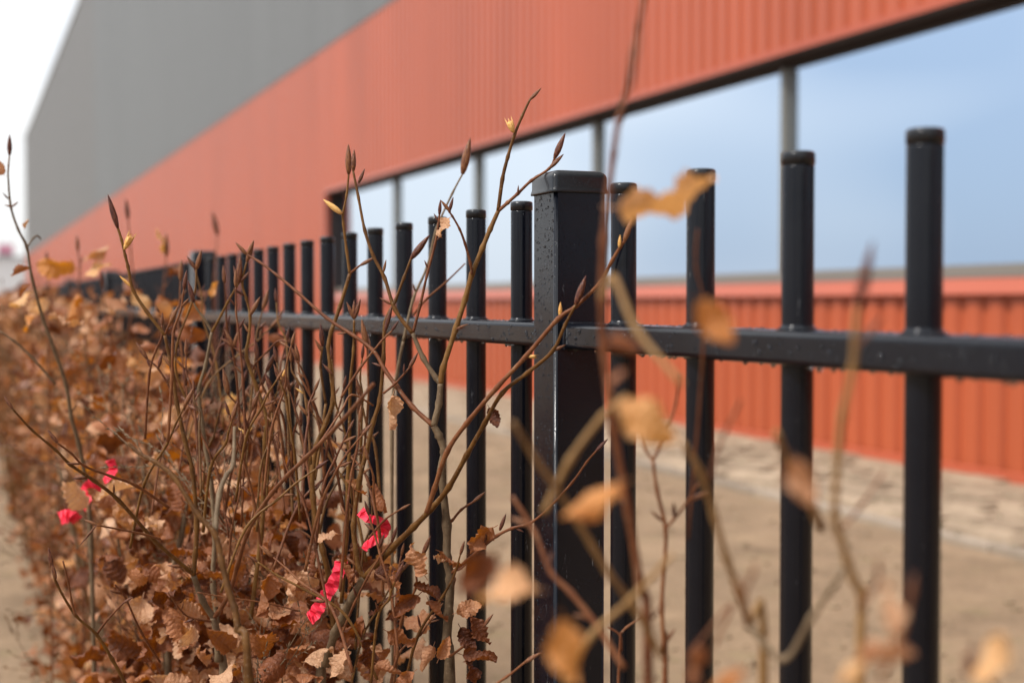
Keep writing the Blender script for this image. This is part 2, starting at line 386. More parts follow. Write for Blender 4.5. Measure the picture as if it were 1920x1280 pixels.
# clods and small stones
mb = MB()
ico_v = [(0, 0, 1), (0.9, 0, 0.35), (0.28, 0.85, 0.35), (-0.72, 0.53, 0.35), (-0.72, -0.53, 0.35), (0.28, -0.85, 0.35), (0.72, 0.53, -0.4), (-0.28, 0.85, -0.4), (-0.9, 0, -0.4), (-0.28, -0.85, -0.4), (0.72, -0.53, -0.4)]
ico_f = [(0,1,2),(0,2,3),(0,3,4),(0,4,5),(0,5,1),(1,6,2),(2,7,3),(3,8,4),(4,9,5),(5,10,1),(6,7,2),(7,8,3),(8,9,4),(9,10,5),(10,6,1)]
for i in range(3800):
    x = rng.uniform(0.7, 4.15) if rng.random() < 0.62 else rng.uniform(-2.5, 0.5)
    y = rng.uniform(1.2, 14)
    s = 0.004 + 0.022 * rng.random() ** 3
    a = rng.uniform(0, 6.28); ca, sa = math.cos(a), math.sin(a)
    fx, fz = rng.uniform(.7, 1.4), rng.uniform(.5, .9); z = gh(x, y)
    mb.add([(x + s * (ca * v[0] * fx - sa * v[1]), y + s * (sa * v[0] * fx + ca * v[1]), z + s * v[2] * fz) for v in ico_v], ico_f)
tag(mb.build('soil_clods', M['clod']), 'small crumbs of sandy soil and stones strewn over the bare ground', 'soil', kind='stuff')

# paved strip beside the building, kerb
strip = empty('paving', (0, 0, 0)); tag(strip, 'strip of weathered pale pavers along the foot of the red cladding', 'paving', kind='structure')
mb = MB(); mb.box(4.34, 5.97, -20, 150, -0.1, 0.004); base_ = mb.build('joint_bed', mat_soil('weedy_joint_sand', (0.10, 0.075, 0.04), (0.22, 0.165, 0.09)), strip)
mb = MB(); mb.box(-0.0715, 0.0715, -0.146, 0.146, -0.05, 0.0); pm = mb.build('paver_proto', M['paver'], None, False, 0.006, 1)
pme = pm.data; bpy.data.objects.remove(pm)
mbs = MB(); npv = 0
for row in range(11):
    X = 4.40 + 0.146 * row + 0.04
    k = 0; y = 3.0 + (0.15 if row % 2 else 0)
    while y < 34:
        dz = rng.uniform(-0.012, 0.012) + 0.03; tx, ty = rng.uniform(-.03, .03), rng.uniform(-.06, .06)
        if npv < 300 and y < 11.6:
            o = link('paver', pme, strip, Matrix.Translation((X, y, dz)) @ Matrix.Rotation(tx, 4, 'X') @ Matrix.Rotation(ty, 4, 'Y')); npv += 1
        else: mbs.box(X - .0715, X + .0715, y - .146, y + .146, -0.03, dz)
        y += 0.299
o = mbs.build('far_pavers', M['paver'], strip); o['kind'] = 'stuff'
kr = empty('kerb', (0, 0, 0)); tag(kr, 'pale grey concrete edging between bare soil and pavers', 'kerb', kind='structure')
mb = MB(); mb.box(-0.035, 0.035, -0.495, 0.495, -0.15, 0.0); kp = mb.build('k', M['kerb'], None, False, 0.008, 1); kme = kp.data; bpy.data.objects.remove(kp)
for i in range(24):
    link('kerb_stone', kme, kr, Matrix.Translation((4.345, 2.5 + i * 1.0, 0.035 + rng.uniform(-.004, .004))))
# weeds in joints
mb = MB()
for i in range(260):
    x = rng.choice([4.36, 4.40]) + rng.uniform(-.04, .04) if rng.random() < .5 else rng.uniform(4.4, 5.95); y = rng.uniform(4, 13)
    for k in range(7):
        a = rng.uniform(0, 6.28); l = rng.uniform(.015, .05); d = Vector((math.cos(a) * .6, math.sin(a) * .6, 1)) * l
        b0 = Vector((x, y, 0.01)); s_ = Vector((-math.sin(a), math.cos(a), 0)) * .003
        mb.add([tuple(b0 - s_), tuple(b0 + s_), tuple(b0 + d)], [(0, 1, 2)])
mw, t, b = new_mat('dull_weed'); b.inputs['Base Color'].default_value = (0.10, 0.095, 0.03, 1); b.inputs['Roughness'].default_value = .8
tag(mb.build('joint_weeds', mw), 'tiny dull weeds growing in the paving joints', 'weeds', kind='stuff')

# ------------------------------------------------------------------ building
BX = 6.0
Y0, Y1 = -24.0, 141.0
ZB = EYE - 1.135          # foot of the cladding
hall = empty('industrial_hall', (BX, 20, 0))
tag(hall, 'long industrial hall with ribbed red lower cladding, ribbon window and grey upper wall', 'building')
def ribbed(name, mat, z0, z1, y0, y1, x, depth=0.034, pitch=0.21):
    prof = []; y = y0
    while y < y1:
        for (o_, d_) in ((0.0, 0.0), (0.105, 0.0), (0.128, depth), (0.187, depth)):
            if y + o_ <= y1: prof.append((y + o_, x + d_))
        y += pitch
    prof.append((y1, x))
    vs_ = []; fs = []
    for (yy, xx) in prof: vs_ += [(xx, yy, z0), (xx, yy, z1)]
    for i in range(len(prof) - 1): fs.append((2 * i, 2 * i + 1, 2 * i + 3, 2 * i + 2))
    return link(name, mesh(name, vs_, fs, mat), hall)
WZ0, WZ1 = EYE + 0.165, EYE + 1.93       # window opening
RZ = EYE + 4.45; GZ = EYE + 15.7
WY1 = 23.85; PITCHW = 3.57
ribbed('plinth_cladding', M['red'], ZB + 0.07, WZ0 - 0.10, Y0, Y1, BX)
ribbed('red_cladding', M['red'], WZ1 + 0.05, RZ, Y0, WY1 + 0.06, BX)
ribbed('red_cladding', M['red'], WZ0 - 0.10, RZ, WY1 + 0.06, Y1, BX)
ribbed('grey_cladding', M['grey'], RZ + 0.02, GZ, Y0, 68.0, BX, 0.02)
ribbed('grey_cladding', M['grey_warm'], RZ + 0.02, GZ, 68.02, Y1, BX + 0.01, 0.02)
def hb(name, mat, *b6, bevel=0.0):
    q = MB(); q.box(*b6); return q.build(name, mat, hall, False, bevel, 1)
hb('backing_wall', M['inner'], BX + 0.40, BX + 30, Y0, Y1 - 0.02, ZB, GZ - 0.2)
hb('lower_wall_core', M['reveal'], BX + 0.06, BX + 0.39, Y0, Y1 - 0.03, ZB, WZ0 - 0.02)
hb('upper_wall_core', M['reveal'], BX + 0.06, BX + 0.39, Y0, Y1 - 0.03, WZ1 + 0.02, GZ - 0.3)
hb('end_wall_core', M['reveal'], BX + 0.06, BX + 0.39, WY1 + 0.03, Y1 - 0.03, WZ0 - 0.01, WZ1 + 0.01)
hb('end_wall', M['grey_warm'], BX + 0.05, BX + 30, Y1 - 0.01, Y1 + 0.1, ZB, GZ)
hb('roof_trim', M['frame'], BX - 0.05, BX + 0.3, Y0, Y1 + 0.12, GZ, GZ + 0.12)
# red trims round the window
q = MB()
q.add([(BX - .03, Y0, WZ1), (BX - .03, Y0, WZ1 + .055), (BX + .05, Y0, WZ1 + .075), (BX + .23, Y0, WZ1), (BX - .03, WY1 + .1, WZ1), (BX - .03, WY1 + .1, WZ1 + .055), (BX + .05, WY1 + .1, WZ1 + .075), (BX + .23, WY1 + .1, WZ1)],
      [(0, 4, 5, 1), (1, 5, 6, 2)]); q.build('window_head_flashing', M['red_trim'], hall)
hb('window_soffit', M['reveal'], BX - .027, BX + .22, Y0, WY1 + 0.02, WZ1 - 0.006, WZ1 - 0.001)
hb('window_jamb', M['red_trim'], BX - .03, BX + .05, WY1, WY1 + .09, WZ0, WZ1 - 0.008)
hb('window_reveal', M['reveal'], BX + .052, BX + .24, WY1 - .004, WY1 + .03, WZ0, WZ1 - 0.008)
q = MB()   # sloping sill flashing with a drip edge
q.add([(BX + .2, Y0, WZ0), (BX - .02, Y0, WZ0 - .012), (BX - .062, Y0, WZ0 - .108), (BX - .05, Y0, WZ0 - .118), (BX + .2, WY1 + .08, WZ0), (BX - .02, WY1 + .08, WZ0 - .012), (BX - .062, WY1 + .08, WZ0 - .108), (BX - .05, WY1 + .08, WZ0 - .118)],
      [(0, 4, 5, 1), (1, 5, 6, 2), (2, 6, 7, 3)]); q.build('sill_flashing', M['red_trim'], hall)
q = MB()
q.add([(BX - .012, Y0, ZB + .10), (BX - .035, Y0, ZB + .092), (BX - .04, Y0, ZB + .005), (BX + .02, Y0, ZB - .004), (BX - .012, Y1, ZB + .10), (BX - .035, Y1, ZB + .092), (BX - .04, Y1, ZB + .005), (BX + .02, Y1, ZB - .004)],
      [(0, 4, 5, 1), (1, 5, 6, 2), (2, 6, 7, 3)]); q.build('base_flashing', M['red_trim'], hall)
hb('window_frame', M['frame'], BX + .15, BX + .235, Y0, WY1 - .005, WZ0 + .002, WZ0 + .085)
hb('window_head_frame', M['reveal'], BX + .17, BX + .235, Y0, WY1 - .005, WZ1 - .06, WZ1 - .008)  # in the near-black reveal colour, painting in shade below the soffit
k = 0; y = WY1 - .01
while y > Y0 + 1:
    ya, yb = y - PITCHW + .005, y - .005
    q = MB(); q.add([(BX + .205, ya, WZ0 + .08), (BX + .205, yb, WZ0 + .08), (BX + .205, yb, WZ1 - .055), (BX + .205, ya, WZ1 - .055)], [(0, 1, 2, 3)])
    q.build('pane', M['glass'], hall)
    hb('mullion', M['frame'], BX + .14, BX + .232, y - PITCHW - .028, y - PITCHW + .028, WZ0 + .087, WZ1 - .062)
    y -= PITCHW

# pale buildings far beyond the end of the hall
far = empty('far_warehouse', (-30, 420, 0)); tag(far, 'low pale warehouse with a pink sign, far beyond the fence and hedge', 'building')
def fb(name, mat, *b6):
    q = MB(); q.box(*b6); return q.build(name, mat, far)
fb('wall', M['far_white'], -60, 18, 420, 450, 3.4, 14); fb('plinth', M['far_grey'], -60.2, 18.2, 419.8, 450.2, 0, 3.4); fb('sign', M['far_sign'], 10.4, 14.4, 419.4, 419.8, 15.2, 17.6)
fb('sign_frame', M['far_grey'], 10.3, 14.5, 419.8, 420.2, 14.4, 17.8); fb('roof', M['far_grey'], -60.5, 18.5, 419.6, 450.5, 14, 14.4)

# ------------------------------------------------------------------ fence
FX = 0.589; C_ = 0.1373; I0 = 6.62
def fy(i): return (C_ * (i + I0) - 0.587 * math.sin(YAW)) / math.cos(YAW)
ZT = EYE + 0.114; RT, RB = EYE - 0.0205, EYE - 0.0465; PR = 0.0122
fence = empty('metal_fence', (FX, fy(3.88), 0))
tag(fence, 'black round-bar metal fence with square capped posts, wet from rain', 'fence')
q = MB(); q.lathe([(PR, -ZT + .05), (PR, RT - ZT - .003), (PR, RT - ZT - .001), (PR + .004, RT - ZT + .0003), (PR + .0016, RT - ZT + .0016), (PR, RT - ZT + .0035), (PR, RT - ZT + .0045), (PR, RT - ZT + .006), (PR, -.014), (PR, -.012), (PR, -.011)], 24)
pk = q.build('p', M['metal'], None, True); pk_me = pk.data; bpy.data.objects.remove(pk)
q = MB(); q.lathe([(PR - .0006, -.0112), (PR - .0006, -.0102), (PR + .0004, -.0098), (PR + .0005, -.0024), (PR - .0003, -.0007), (PR - .002, 0.0), (.002, .0006)], 24)
cp = q.build('c', M['cap'], None, True); cp_me = cp.data; bpy.data.objects.remove(cp)
def post_mesh():
    bm = bmesh.new(); h = 0.0285
    bmesh.ops.create_cube(bm, size=1.0, matrix=Matrix.Translation((0, 0, (EYE + .118) / 2 - .05)) @ Matrix.Diagonal((2 * h, 2 * h, EYE + .118 + .1, 1)))
    bmesh.ops.bevel(bm, geom=[e for e in bm.edges if abs(e.verts[0].co.z - e.verts[1].co.z) > .5], offset=.0035, segments=4, affect='EDGES', profile=.5)
    for f in bm.faces: f.smooth = abs(f.normal.z) < .5 and min(abs(f.normal.x), abs(f.normal.y)) > .05
    me = bpy.data.meshes.new('post'); bm.to_mesh(me); bm.free(); me.materials.append(M['metal']); return me
def cap_mesh():
    q = MB(); h = 0.0305; rc = .0045
    prof = [(h * 1.0, .1122), (h * 1.03, .112), (h * 1.034, .1135), (h * 1.02, .1155), (h, .1172), (h, .1275), (h - .0006, .1302), (h - .0022, .1326), (h - .0048, .1343), (h - .008, .135), (h - .02, .1353)]
    n = 0; rings = []
    for (hh, z) in prof:
        r_ = min(rc, hh * .5); vs_ = []
        for (sx, sy, a0) in ((1, 1, 0), (-1, 1, 90), (-1, -1, 180), (1, -1, 270)):
            for k_ in range(6):
                a = R(a0 + 18 * k_); vs_.append((sx * (hh - r_) + r_ * math.cos(a), sy * (hh - r_) + r_ * math.sin(a), EYE + z))
        rings.append(vs_)
    V = [v for r_ in rings for v in r_]; F = []
    for j_ in range(len(rings) - 1):
        for k_ in range(24): a, b_ = j_ * 24 + k_, j_ * 24 + (k_ + 1) % 24; F.append((a, b_, b_ + 24, a + 24))
    F.append(tuple(range((len(rings) - 1) * 24, len(rings) * 24)))
    return mesh('post_cap', V, F, M['cap'], True)
po_me, pc_me = post_mesh(), cap_mesh()
PSTEP = 15.75
posts = [3.88 + PSTEP * k for k in range(-1, 10)]
q = MB(); q.lathe([(.0135, 0), (.0135, .003)], 16); 
for pi in posts:
    T = Matrix.Translation((FX, fy(pi), 0))
    po = link('post', po_me, fence, T); link('post_cap', pc_me, po, T)
half = 0.0285
rail_objs = []
for k in range(len(posts) - 1):
    ya, yb = fy(posts[k]) + half + .001, fy(posts[k + 1]) - half - .001
    for (za, zb) in ((RB, RT), (0.10, 0.126)):
        q = MB(); q.box(FX - .0205, FX + .0205, ya + .004, yb - .004, za, zb)
        ro = q.build('rail', M['metal'], fence, False, .0048, 4)
        for yy in (ya, yb - .007):
            q2 = MB(); q2.box(FX - .0218, FX + .0218, yy, yy + .007, za - .0012, zb + .0012); q2.build('rail_bracket', M['metal'], ro, False, .0012, 2)
        # curved weld bead above the bracket on the post face
        if zb > .5 and k < 4:
            pts = [Vector((FX + .0235 * math.cos(a), ya + .0006, RT + .001 + .0075 * math.sin(a))) for a in [math.pi * j / 14 for j in range(15)]]
            q3 = MB(); q3.tube(pts, [.0014] * 15, 6); q3.build('weld_bead', M['metal'], ro, True)
    n0 = posts[k] + 0.885
    j = 0
    while n0 + j < posts[k + 1] - 0.5:
        T = Matrix.Translation((FX, fy(n0 + j), ZT)); p_ = link('picket', pk_me, fence, T)
        if k < 6: link('picket_cap', cp_me, p_, T)
        j += 1
# rain drops sitting on and hanging from the rails and post
mb = MB()
def drop(c, nrm, r, flat=.55):
    nrm = nrm.normalized(); a = nrm.orthogonal().normalized(); b_ = nrm.cross(a)
    vs_ = []; fs = []; n = 8
    for j, (rr_, hh) in enumerate(((1.0, -.1), (.96, .3), (.7, .7), (.35, .93))):
        for k_ in range(n):
            an = 6.2832 * k_ / n; vs_.append(tuple(c + (a * math.cos(an) + b_ * math.sin(an)) * r * rr_ + nrm * r * hh * flat))
    vs_.append(tuple(c + nrm * r * flat))
    for j in range(3):
        for k_ in range(n):
            p0, p1 = j * n + k_, j * n + (k_ + 1) % n; fs.append((p0, p1, p1 + n, p0 + n))
    for k_ in range(n): fs.append((3 * n + k_, 3 * n + (k_ + 1) % n, 4 * n))
    mb.add(vs_, fs)
rng = random.Random(5)
YP = fy(3.88)
def ok(y): return abs(y - YP) > half + .008
for i in range(520):
    y = rng.uniform(0.45, 2.6)
    if not ok(y): continue
    drop(Vector((FX - .0205, y, rng.uniform(RB + .004, RT - .004))), Vector((-1, 0, 0)), .0006 + .0024 * rng.random() ** 3)
for i in range(190):
    y = rng.uniform(0.45, 3.0)
    if ok(y): drop(Vector((FX - .0175 + rng.uniform(-.002, .02), y, RB)), Vector((0, 0, -1)), rng.uniform(.0012, .0026), rng.uniform(.8, 1.3))
for i in range(400):
    y = rng.uniform(0.45, 2.6)
    if ok(y): drop(Vector((FX + rng.uniform(-.017, .017), y, RT)), Vector((0, 0, 1)), rng.uniform(.0006, .002))
for i in range(900):
    drop(Vector((FX - half, YP + rng.uniform(-.024, .024), EYE + rng.uniform(-.4, .11))), Vector((-1, 0, 0)), .0004 + .0014 * rng.random() ** 3)
for i in range(60):
    drop(Vector((FX + rng.uniform(-.024, .024), YP - half, EYE + rng.uniform(-.3, .11))), Vector((0, -1, 0)), .0003 + .0007 * rng.random() ** 2)
o = mb.build('raindrops', M['water'], fence, True); o['kind'] = 'stuff'

# ------------------------------------------------------------------ leaf, bud and twig meshes
def leaf_geom(rg, nu=5, nv=8, hi=True):
    """unit leaf: base at origin, along +Y, curled; returns verts, faces, uvs"""
    curl = rg.uniform(-1.1, 1.9); bend = rg.uniform(-1.0, 1.5); tw = rg.uniform(-.7, .7); wid = rg.uniform(.27, .36)
    pl = rg.uniform(.022, .045) if hi else 0.0; ph1 = rg.uniform(0, 6.28); ea = rg.uniform(.06, .18); fq = rg.uniform(2.2, 4)
    vs_ = []; uvs = []
    # centre line
    y = z = 0.0; ang = -bend * .35; cl = []
    for j in range(nv):
        cl.append((y, z, ang)); ang += bend / (nv - 1); y += math.cos(ang) / (nv - 1); z += math.sin(ang) / (nv - 1)
    for j in range(nv):
        v = j / (nv - 1)
        wv = wid * (math.sin(math.pi * min(1, (v * .96 + .03)) ** .86)) ** .75
        if nv > 6: wv *= 1 + .085 * math.sin(v * 40 + ph1) + .05 * math.sin(v * 17 + ph1 * 2)
        cy, cz, ca = cl[j]
        for i in range(nu):
            u = -1 + 2 * i / (nu - 1)
            a = curl * u * (.55 + .6 * v); s = wv
            x = s * (math.sin(a) / curl if abs(curl) > .05 else u) if True else 0
            x = s * u * (math.sin(abs(a)) / abs(a) if abs(a) > .01 else 1)
            dz = s * abs(u) * ((1 - math.cos(abs(a))) / abs(a) if abs(a) > .01 else 0) * (1 if curl > 0 else -1)
            dz += pl * math.sin(v * 44 - abs(u) * 5) * abs(u) ** .5 + ea * abs(u) ** 2 * math.sin(v * fq * 3 + ph1 + (2 if u > 0 else 0)) - .04 * (1 - abs(u)) 
            t_ = tw * (v - .3)
            X = x * math.cos(t_) - dz * math.sin(t_); Z = x * math.sin(t_) + dz * math.cos(t_)
            vs_.append((X, cy - Z * math.sin(ca), cz + Z * math.cos(ca))); uvs.append((.5 + .5 * u, v))
    fs = []
    for j in range(nv - 1):
        for i in range(nu - 1):
            a = j * nu + i; fs.append((a, a + 1, a + 1 + nu, a + nu))
    return vs_, fs, uvs
def leaf_mesh(seed, mat):
    rg = random.Random(seed); v, f, uv = leaf_geom(rg, 9, 29)
    n = len(v)
    # stalk
    st = [(-.012, -.18, .03), (.012, -.18, .03), (0, -.18, .05), (-.012, .02, -.03), (.012, .02, -.03), (0, .03, -.01)]
    v = v + st; f = f + [(n, n + 1, n + 4, n + 3), (n + 1, n + 2, n + 5, n + 4), (n + 2, n, n + 3, n + 5)]; uv = uv + [(.5, .0)] * 6
    me = mesh('leaf', v, f, mat, True)
    ul = me.uv_layers.new(name='UVMap')
    for lp in me.loops: ul.data[lp.index].uv = uv[lp.vertex_index]
    return me
LEAF = [leaf_mesh(100 + i, M['leaf']) for i in range(14)]
LEAFB = [leaf_mesh(300 + i, M['leaf_bright']) for i in range(5)] + [leaf_mesh(301, M['leaf_pale']), leaf_mesh(303, M['leaf_pale'])]
def bud_mesh(name, mat, opening=False):
    q = MB(); prof = [(.045, 0), (.085, .12), (.115, .32), (.108, .52), (.075, .74), (.03, .93), (.004, 1.0)]
    if opening:
        q.lathe([(.04, 0), (.10, .15), (.15, .38), (.14, .6), (.06, .66)], 8)
        for k in range(6):
            a = k * 1.047; c, s_ = math.cos(a), math.sin(a); h = .86 + .05 * (k % 3)
            q.add([(.14 * c - .05 * s_, .14 * s_ + .05 * c, .45), (.14 * c + .05 * s_, .14 * s_ - .05 * c, .45), (.17 * c, .17 * s_, h), (.08 * c, .08 * s_, .5)], [(0, 1, 2), (1, 3, 2), (3, 0, 2)])
    else:
        q.lathe(prof, 9)
    return mesh(name, q.v, q.f, mat, True)
BUD, BUDO, BUDX = bud_mesh('bud', M['bud']), bud_mesh('bud', M['bud_orange']), bud_mesh('bud', M['bud_orange'], True)

def catmull(pts, per=5):
    o = []; n = len(pts)
    for i in range(n - 1):
        p0, p1, p2, p3 = pts[max(i - 1, 0)], pts[i], pts[i + 1], pts[min(i + 2, n - 1)]
        for k in range(per):
            t = k / per
            o.append(0.5 * ((2 * p1) + (p2 - p0) * t + (2 * p0 - 5 * p1 + 4 * p2 - p3) * t * t + (3 * p1 - p0 - 3 * p2 + p3) * t ** 3))
    o.append(pts[-1]); return o
def frame(y_dir, roll=0.0):
    y = y_dir.normalized(); x = y.orthogonal().normalized(); z = x.cross(y)
    m = Matrix((x, y, z)).transposed().to_4x4()
    return m @ Matrix.Rotation(roll, 4, 'Y')
def add_bud(parent, a, b_, kind='n', fat=1.0):
    d = b_ - a; l = d.length
    me = {'n': BUD, 'o': BUDO, 'x': BUDX}[kind]
    q = d.to_track_quat('Z', 'Y').to_matrix().to_4x4()
    return link('bud', me, parent, Matrix.Translation(a) @ q @ Matrix.Diagonal((l * fat, l * fat, l, 1)))
rngL = random.Random(77)
def add_leaf(parent, base, direction, size, bright=False, roll=None, var=None):
    lst = LEAFB if bright else LEAF
    me = lst[var % len(lst)] if var is not None else rngL.choice(lst)
    m = Matrix.Translation(base) @ frame(direction, rngL.uniform(0, 6.28) if roll is None else roll) @ Matrix.Scale(size, 4) @ Matrix.Translation((0, .18, 0))
    return link('leaf', me, parent, m)
rngB = random.Random(3)
def branch(shrub, pts, z, r, mat='bark_olive', ground_end=False, buds=0.0, jitter=True, tip=None, tipk='n'):
    """pts: photo pixels from base to tip; z: (z at base, z at tip); r: radii in mm (base, tip)"""
    n = len(pts); z0, z1 = z
    # distance along
    acc = [0]
    for i in range(1, n): acc.append(acc[-1] + math.hypot(pts[i][0] - pts[i - 1][0], pts[i][1] - pts[i - 1][1]))
    W = [P(p[0], p[1], z0 + (z1 - z0) * acc[i] / acc[-1]) for i, p in enumerate(pts)]
    if ground_end:
        g0 = W[0].copy(); dx = rngB.uniform(-.03, .03)
        W = [Vector((g0.x + dx, g0.y + .02, -.02)), Vector((g0.x + dx * .5, g0.y + .01, g0.z * .5))] + W
    C = catmull(W, 5); m = len(C)
    rad = []
    for i in range(m):
        t_ = i / (m - 1); rr_ = (r[0] + (r[1] - r[0]) * t_) * .00076
        node = (i % 5 == 0 and 0 < i < m - 1)
        rad.append(rr_ * (1.3 if node else 1.0) * rngB.uniform(.95, 1.05))
    q = MB(); q.tube(C, rad, 9)
    o = q.build('branch', M[mat], shrub, True)
    if tip is not None:
        tp = P(tip[0], tip[1], z1); add_bud(o, C[-1] - (C[-1] - C[-2]).normalized() * .001, tp, tipk, 1.0)
    side = 1
    for i in range(6, m - 2, 5):
        if rngB.random() < buds:
            d = (C[i + 1] - C[i - 1]).normalized(); s_ = d.cross(_f).normalized() * side; side = -side
            s_ = (s_ + _f * rngB.uniform(-.6, .6)).normalized()
            e = (d * .75 + s_ * .6).normalized(); l = rngB.uniform(.009, .017)
            add_bud(o, C[i] + s_ * rad[i] * .8, C[i] + s_ * rad[i] * .8 + e * l, 'o' if rngB.random() < .12 else 'n', rngB.uniform(.8, 1.1))
    return o
def bud_px(br, a, b_, z, kind='n', fat=1.0): return add_bud(br, P(a[0], a[1], z), P(b_[0], b_[1], z), kind, fat)
def leaf_px(sh, base, tip, z, bright=False, roll=None, var=None, dz=0.0, scale=1.0):
    a, b_ = P(base[0], base[1], z), P(tip[0], tip[1], z + dz); d = b_ - a
    return add_leaf(sh, a - d.normalized() * d.length * .05, d, d.length * .92 * scale, bright, roll, var)

# ------------------------------------------------------------------ traced near shrubs
def shrub(label, px, z, group=None):
    p = P(px[0], px[1], z); e = empty('beech_shrub', (p.x, p.y, 0)); tag(e, label, 'shrub', group); return e
# --- forked shrub beside the capped post
S1 = shrub('forked grey-stemmed beech shrub whose bare twigs reach over the large capped fence post', (840, 1280), 1.47)
zz = (1.47, 1.45)
b = branch(S1, [(843,1280),(838,1206),(841,1152),(845,1085),(838,1045),(838,984),(828,884),(833,847),(823,816),(813,798)], zz, (7.2, 4.6), 'bark_grey', True)
b = branch(S1, [(813,798),(823,756),(826,719)], (1.45, 1.45), (4.6, 4.2), 'bark_grey')
b = branch(S1, [(826,719),(831,689),(855,615),(872,561),(885,514),(905,464),(919,430),(934,396)], (1.45, 1.44), (4.0, 3.0), 'bark_olive')
bud_px(b, (856,616), (879,607), 1.44, 'n', .8); bud_px(b, (855,618), (874,614), 1.44, 'n', .7)
b = branch(S1, [(934,396),(942,336),(952,295),(964,255),(979,218),(994,186)], (1.44, 1.43), (2.8, 1.5), 'bark_olive', tip=(1015,165))
bud_px(b, (963,249), (951,217), 1.43, 'x', 1.3)
b = branch(S1, [(934,396),(952,380),(971,363),(996,339),(1030,316),(1040,296)], (1.44, 1.42), (2.6, 1.5), 'bark_red', tip=(1060,249))
bud_px(b, (1030,316), (1057,289), 1.42); bud_px(b, (971,363), (972,347), 1.43)
b = branch(S1, [(885,514),(882,494),(872,457),(862,430),(848,405),(841,396)], (1.44, 1.43), (2.0, 1.2), 'bark_red', tip=(850,369))
bud_px(b, (845,398), (826,375), 1.43); leaf_px(S1, (846,405), (822,442), 1.43, var=2)
b = branch(S1, [(826,719),(818,709),(794,672),(774,625)], (1.45, 1.46), (3.8, 3.0), 'bark_grey')
b = branch(S1, [(774,625),(741,581),(721,521),(700,480),(684,432),(672,370),(662,320)], (1.46, 1.48), (2.9, 1.6), 'bark_olive', tip=(664,280), buds=.3)
bud_px(b, (672,344), (684,316), 1.48)
b = branch(S1, [(774,625),(788,571),(801,514),(815,460),(822,420),(824,402)], (1.46, 1.46), (2.2, 1.2), 'bark_red', tip=(826,374), buds=.25)
b = branch(S1, [(813,798),(774,763),(744,724),(721,692),(700,657),(660,627),(614,597),(560,550),(521,517),(485,490),(462,477)], (1.45, 1.55), (3.4, 1.5), 'bark_red', tip=(441,454), buds=.35)
bud_px(b, (463,480), (476,450), 1.55)
b = branch(S1, [(719,737),(741,719),(768,689)], (1.47, 1.46), (1.8, 1.3), 'bark_red', tip=(784,660)); bud_px(b, (757,699), (758,681), 1.46)
leaf_px(S1, (738,733), (731,803), 1.46, var=3, roll=.3)
b = branch(S1, [(838,984),(848,975),(865,955),(888,940)], (1.46, 1.44), (2.2, 1.4), 'bark_red', tip=(911,921))
b = branch(S1, [(800,960),(815,915),(838,847),(875,793),(932,726),(986,668),(1046,598),(1080,574),(1124,531),(1148,488),(1163,463),(1171,452)], (1.43, 1.30), (3.6, 1.8), 'bark_red', tip=(1186,408))
bud_px(b, (1050,594), (1051,566), 1.34, 'o', 1.2); bud_px(b, (1161,464), (1163,440), 1.30, 'o', 1.2); bud_px(b, (988,668), (1013,669), 1.37, 'x', 1.0)
b = branch(S1, [(845,1075),(875,1051),(905,1025),(932,1004),(960,990),(996,979),(1030,951),(1073,904),(1100,866),(1118,845)], (1.46, 1.36), (2.6, 1.1), 'bark_red', tip=(1140,822), buds=.2)
bud_px(b, (937,994), (949,962), 1.43); leaf_px(S1, (930,985), (876,1030), 1.43, var=6); leaf_px(S1, (915,760), (935,800), 1.42, var=8, roll=1.2)
b = branch(S1, [(756,640),(775,560),(801,500),(818,430),(848,363),(868,325)], (1.72, 1.68), (2.4, 1.3), 'bark_grey', tip=(882,258), buds=.2)
b = branch(S1, [(735,820),(745,700),(756,640)], (1.74, 1.72), (3.0, 2.5), 'bark_grey', True)
b = branch(S1, [(775,590),(800,560),(835,530),(872,494)], (1.75, 1.7), (2.0, 1.2), 'bark_red')
b = branch(S1, [(843,1230),(870,1210),(905,1175)], (1.46, 1.42), (2.0, 1.2), 'bark_red', tip=(925,1150))
# cluster of leaves on the trunk
for (bx_, by_, tx, ty, zc, va) in [(800,1085,775,1030,1.42,0),(820,1030,858,1060,1.45,1),(760,1130,740,1080,1.42,2),(790,1110,735,1155,1.41,4),(830,1125,785,1100,1.43,5),(850,1150,895,1135,1.42,7),(860,1170,885,1215,1.43,9),
                              (815,1205,795,1250,1.42,3),(860,1225,920,1235,1.40,10),(820,1240,840,1200,1.42,11),(880,1150,910,1200,1.41,12),(780,1255,745,1285,1.42,13),(850,1060,820,1040,1.46,6),(700,1090,725,1060,1.44,8),(870,1230,890,1275,1.40,2),(800,1120,830,1160,1.44,4)]:
    leaf_px(S1, (bx_, by_), (tx, ty), zc, var=va, scale=1.15)

# --- olive-barked shrub hung with a pink ribbon
S2 = shrub('olive-barked beech shrub with upright stems tied with a folded pink ribbon', (601, 1280), 1.56)
b = branch(S2, [(601,1280),(611,1243),(628,1186),(640,1162),(660,1120),(684,1082)], (1.56, 1.50), (7.0, 5.5), 'bark_grey', True)
b = branch(S2, [(684,1082),(734,1028),(775,988),(808,954),(841,914),(875,853),(909,793),(942,736),(990,698),(1036,658),(1060,608),(1080,571)], (1.50, 1.32), (4.8, 1.7), 'bark_olive', tip=(1099,516), buds=.12)
bud_px(b, (1036,658), (1061,646), 1.35)
b = branch(S2, [(684,1082),(673,1065),(668,1031),(663,984),(674,900),(687,847),(700,790),(712,749),(719,672),(722,605),(741,564),(757,521),(771,484)], (1.50, 1.50), (4.4, 1.7), 'bark_olive', tip=(806,440), buds=.2)
bud_px(b, (722,622), (736,570), 1.49, 'n', .7)
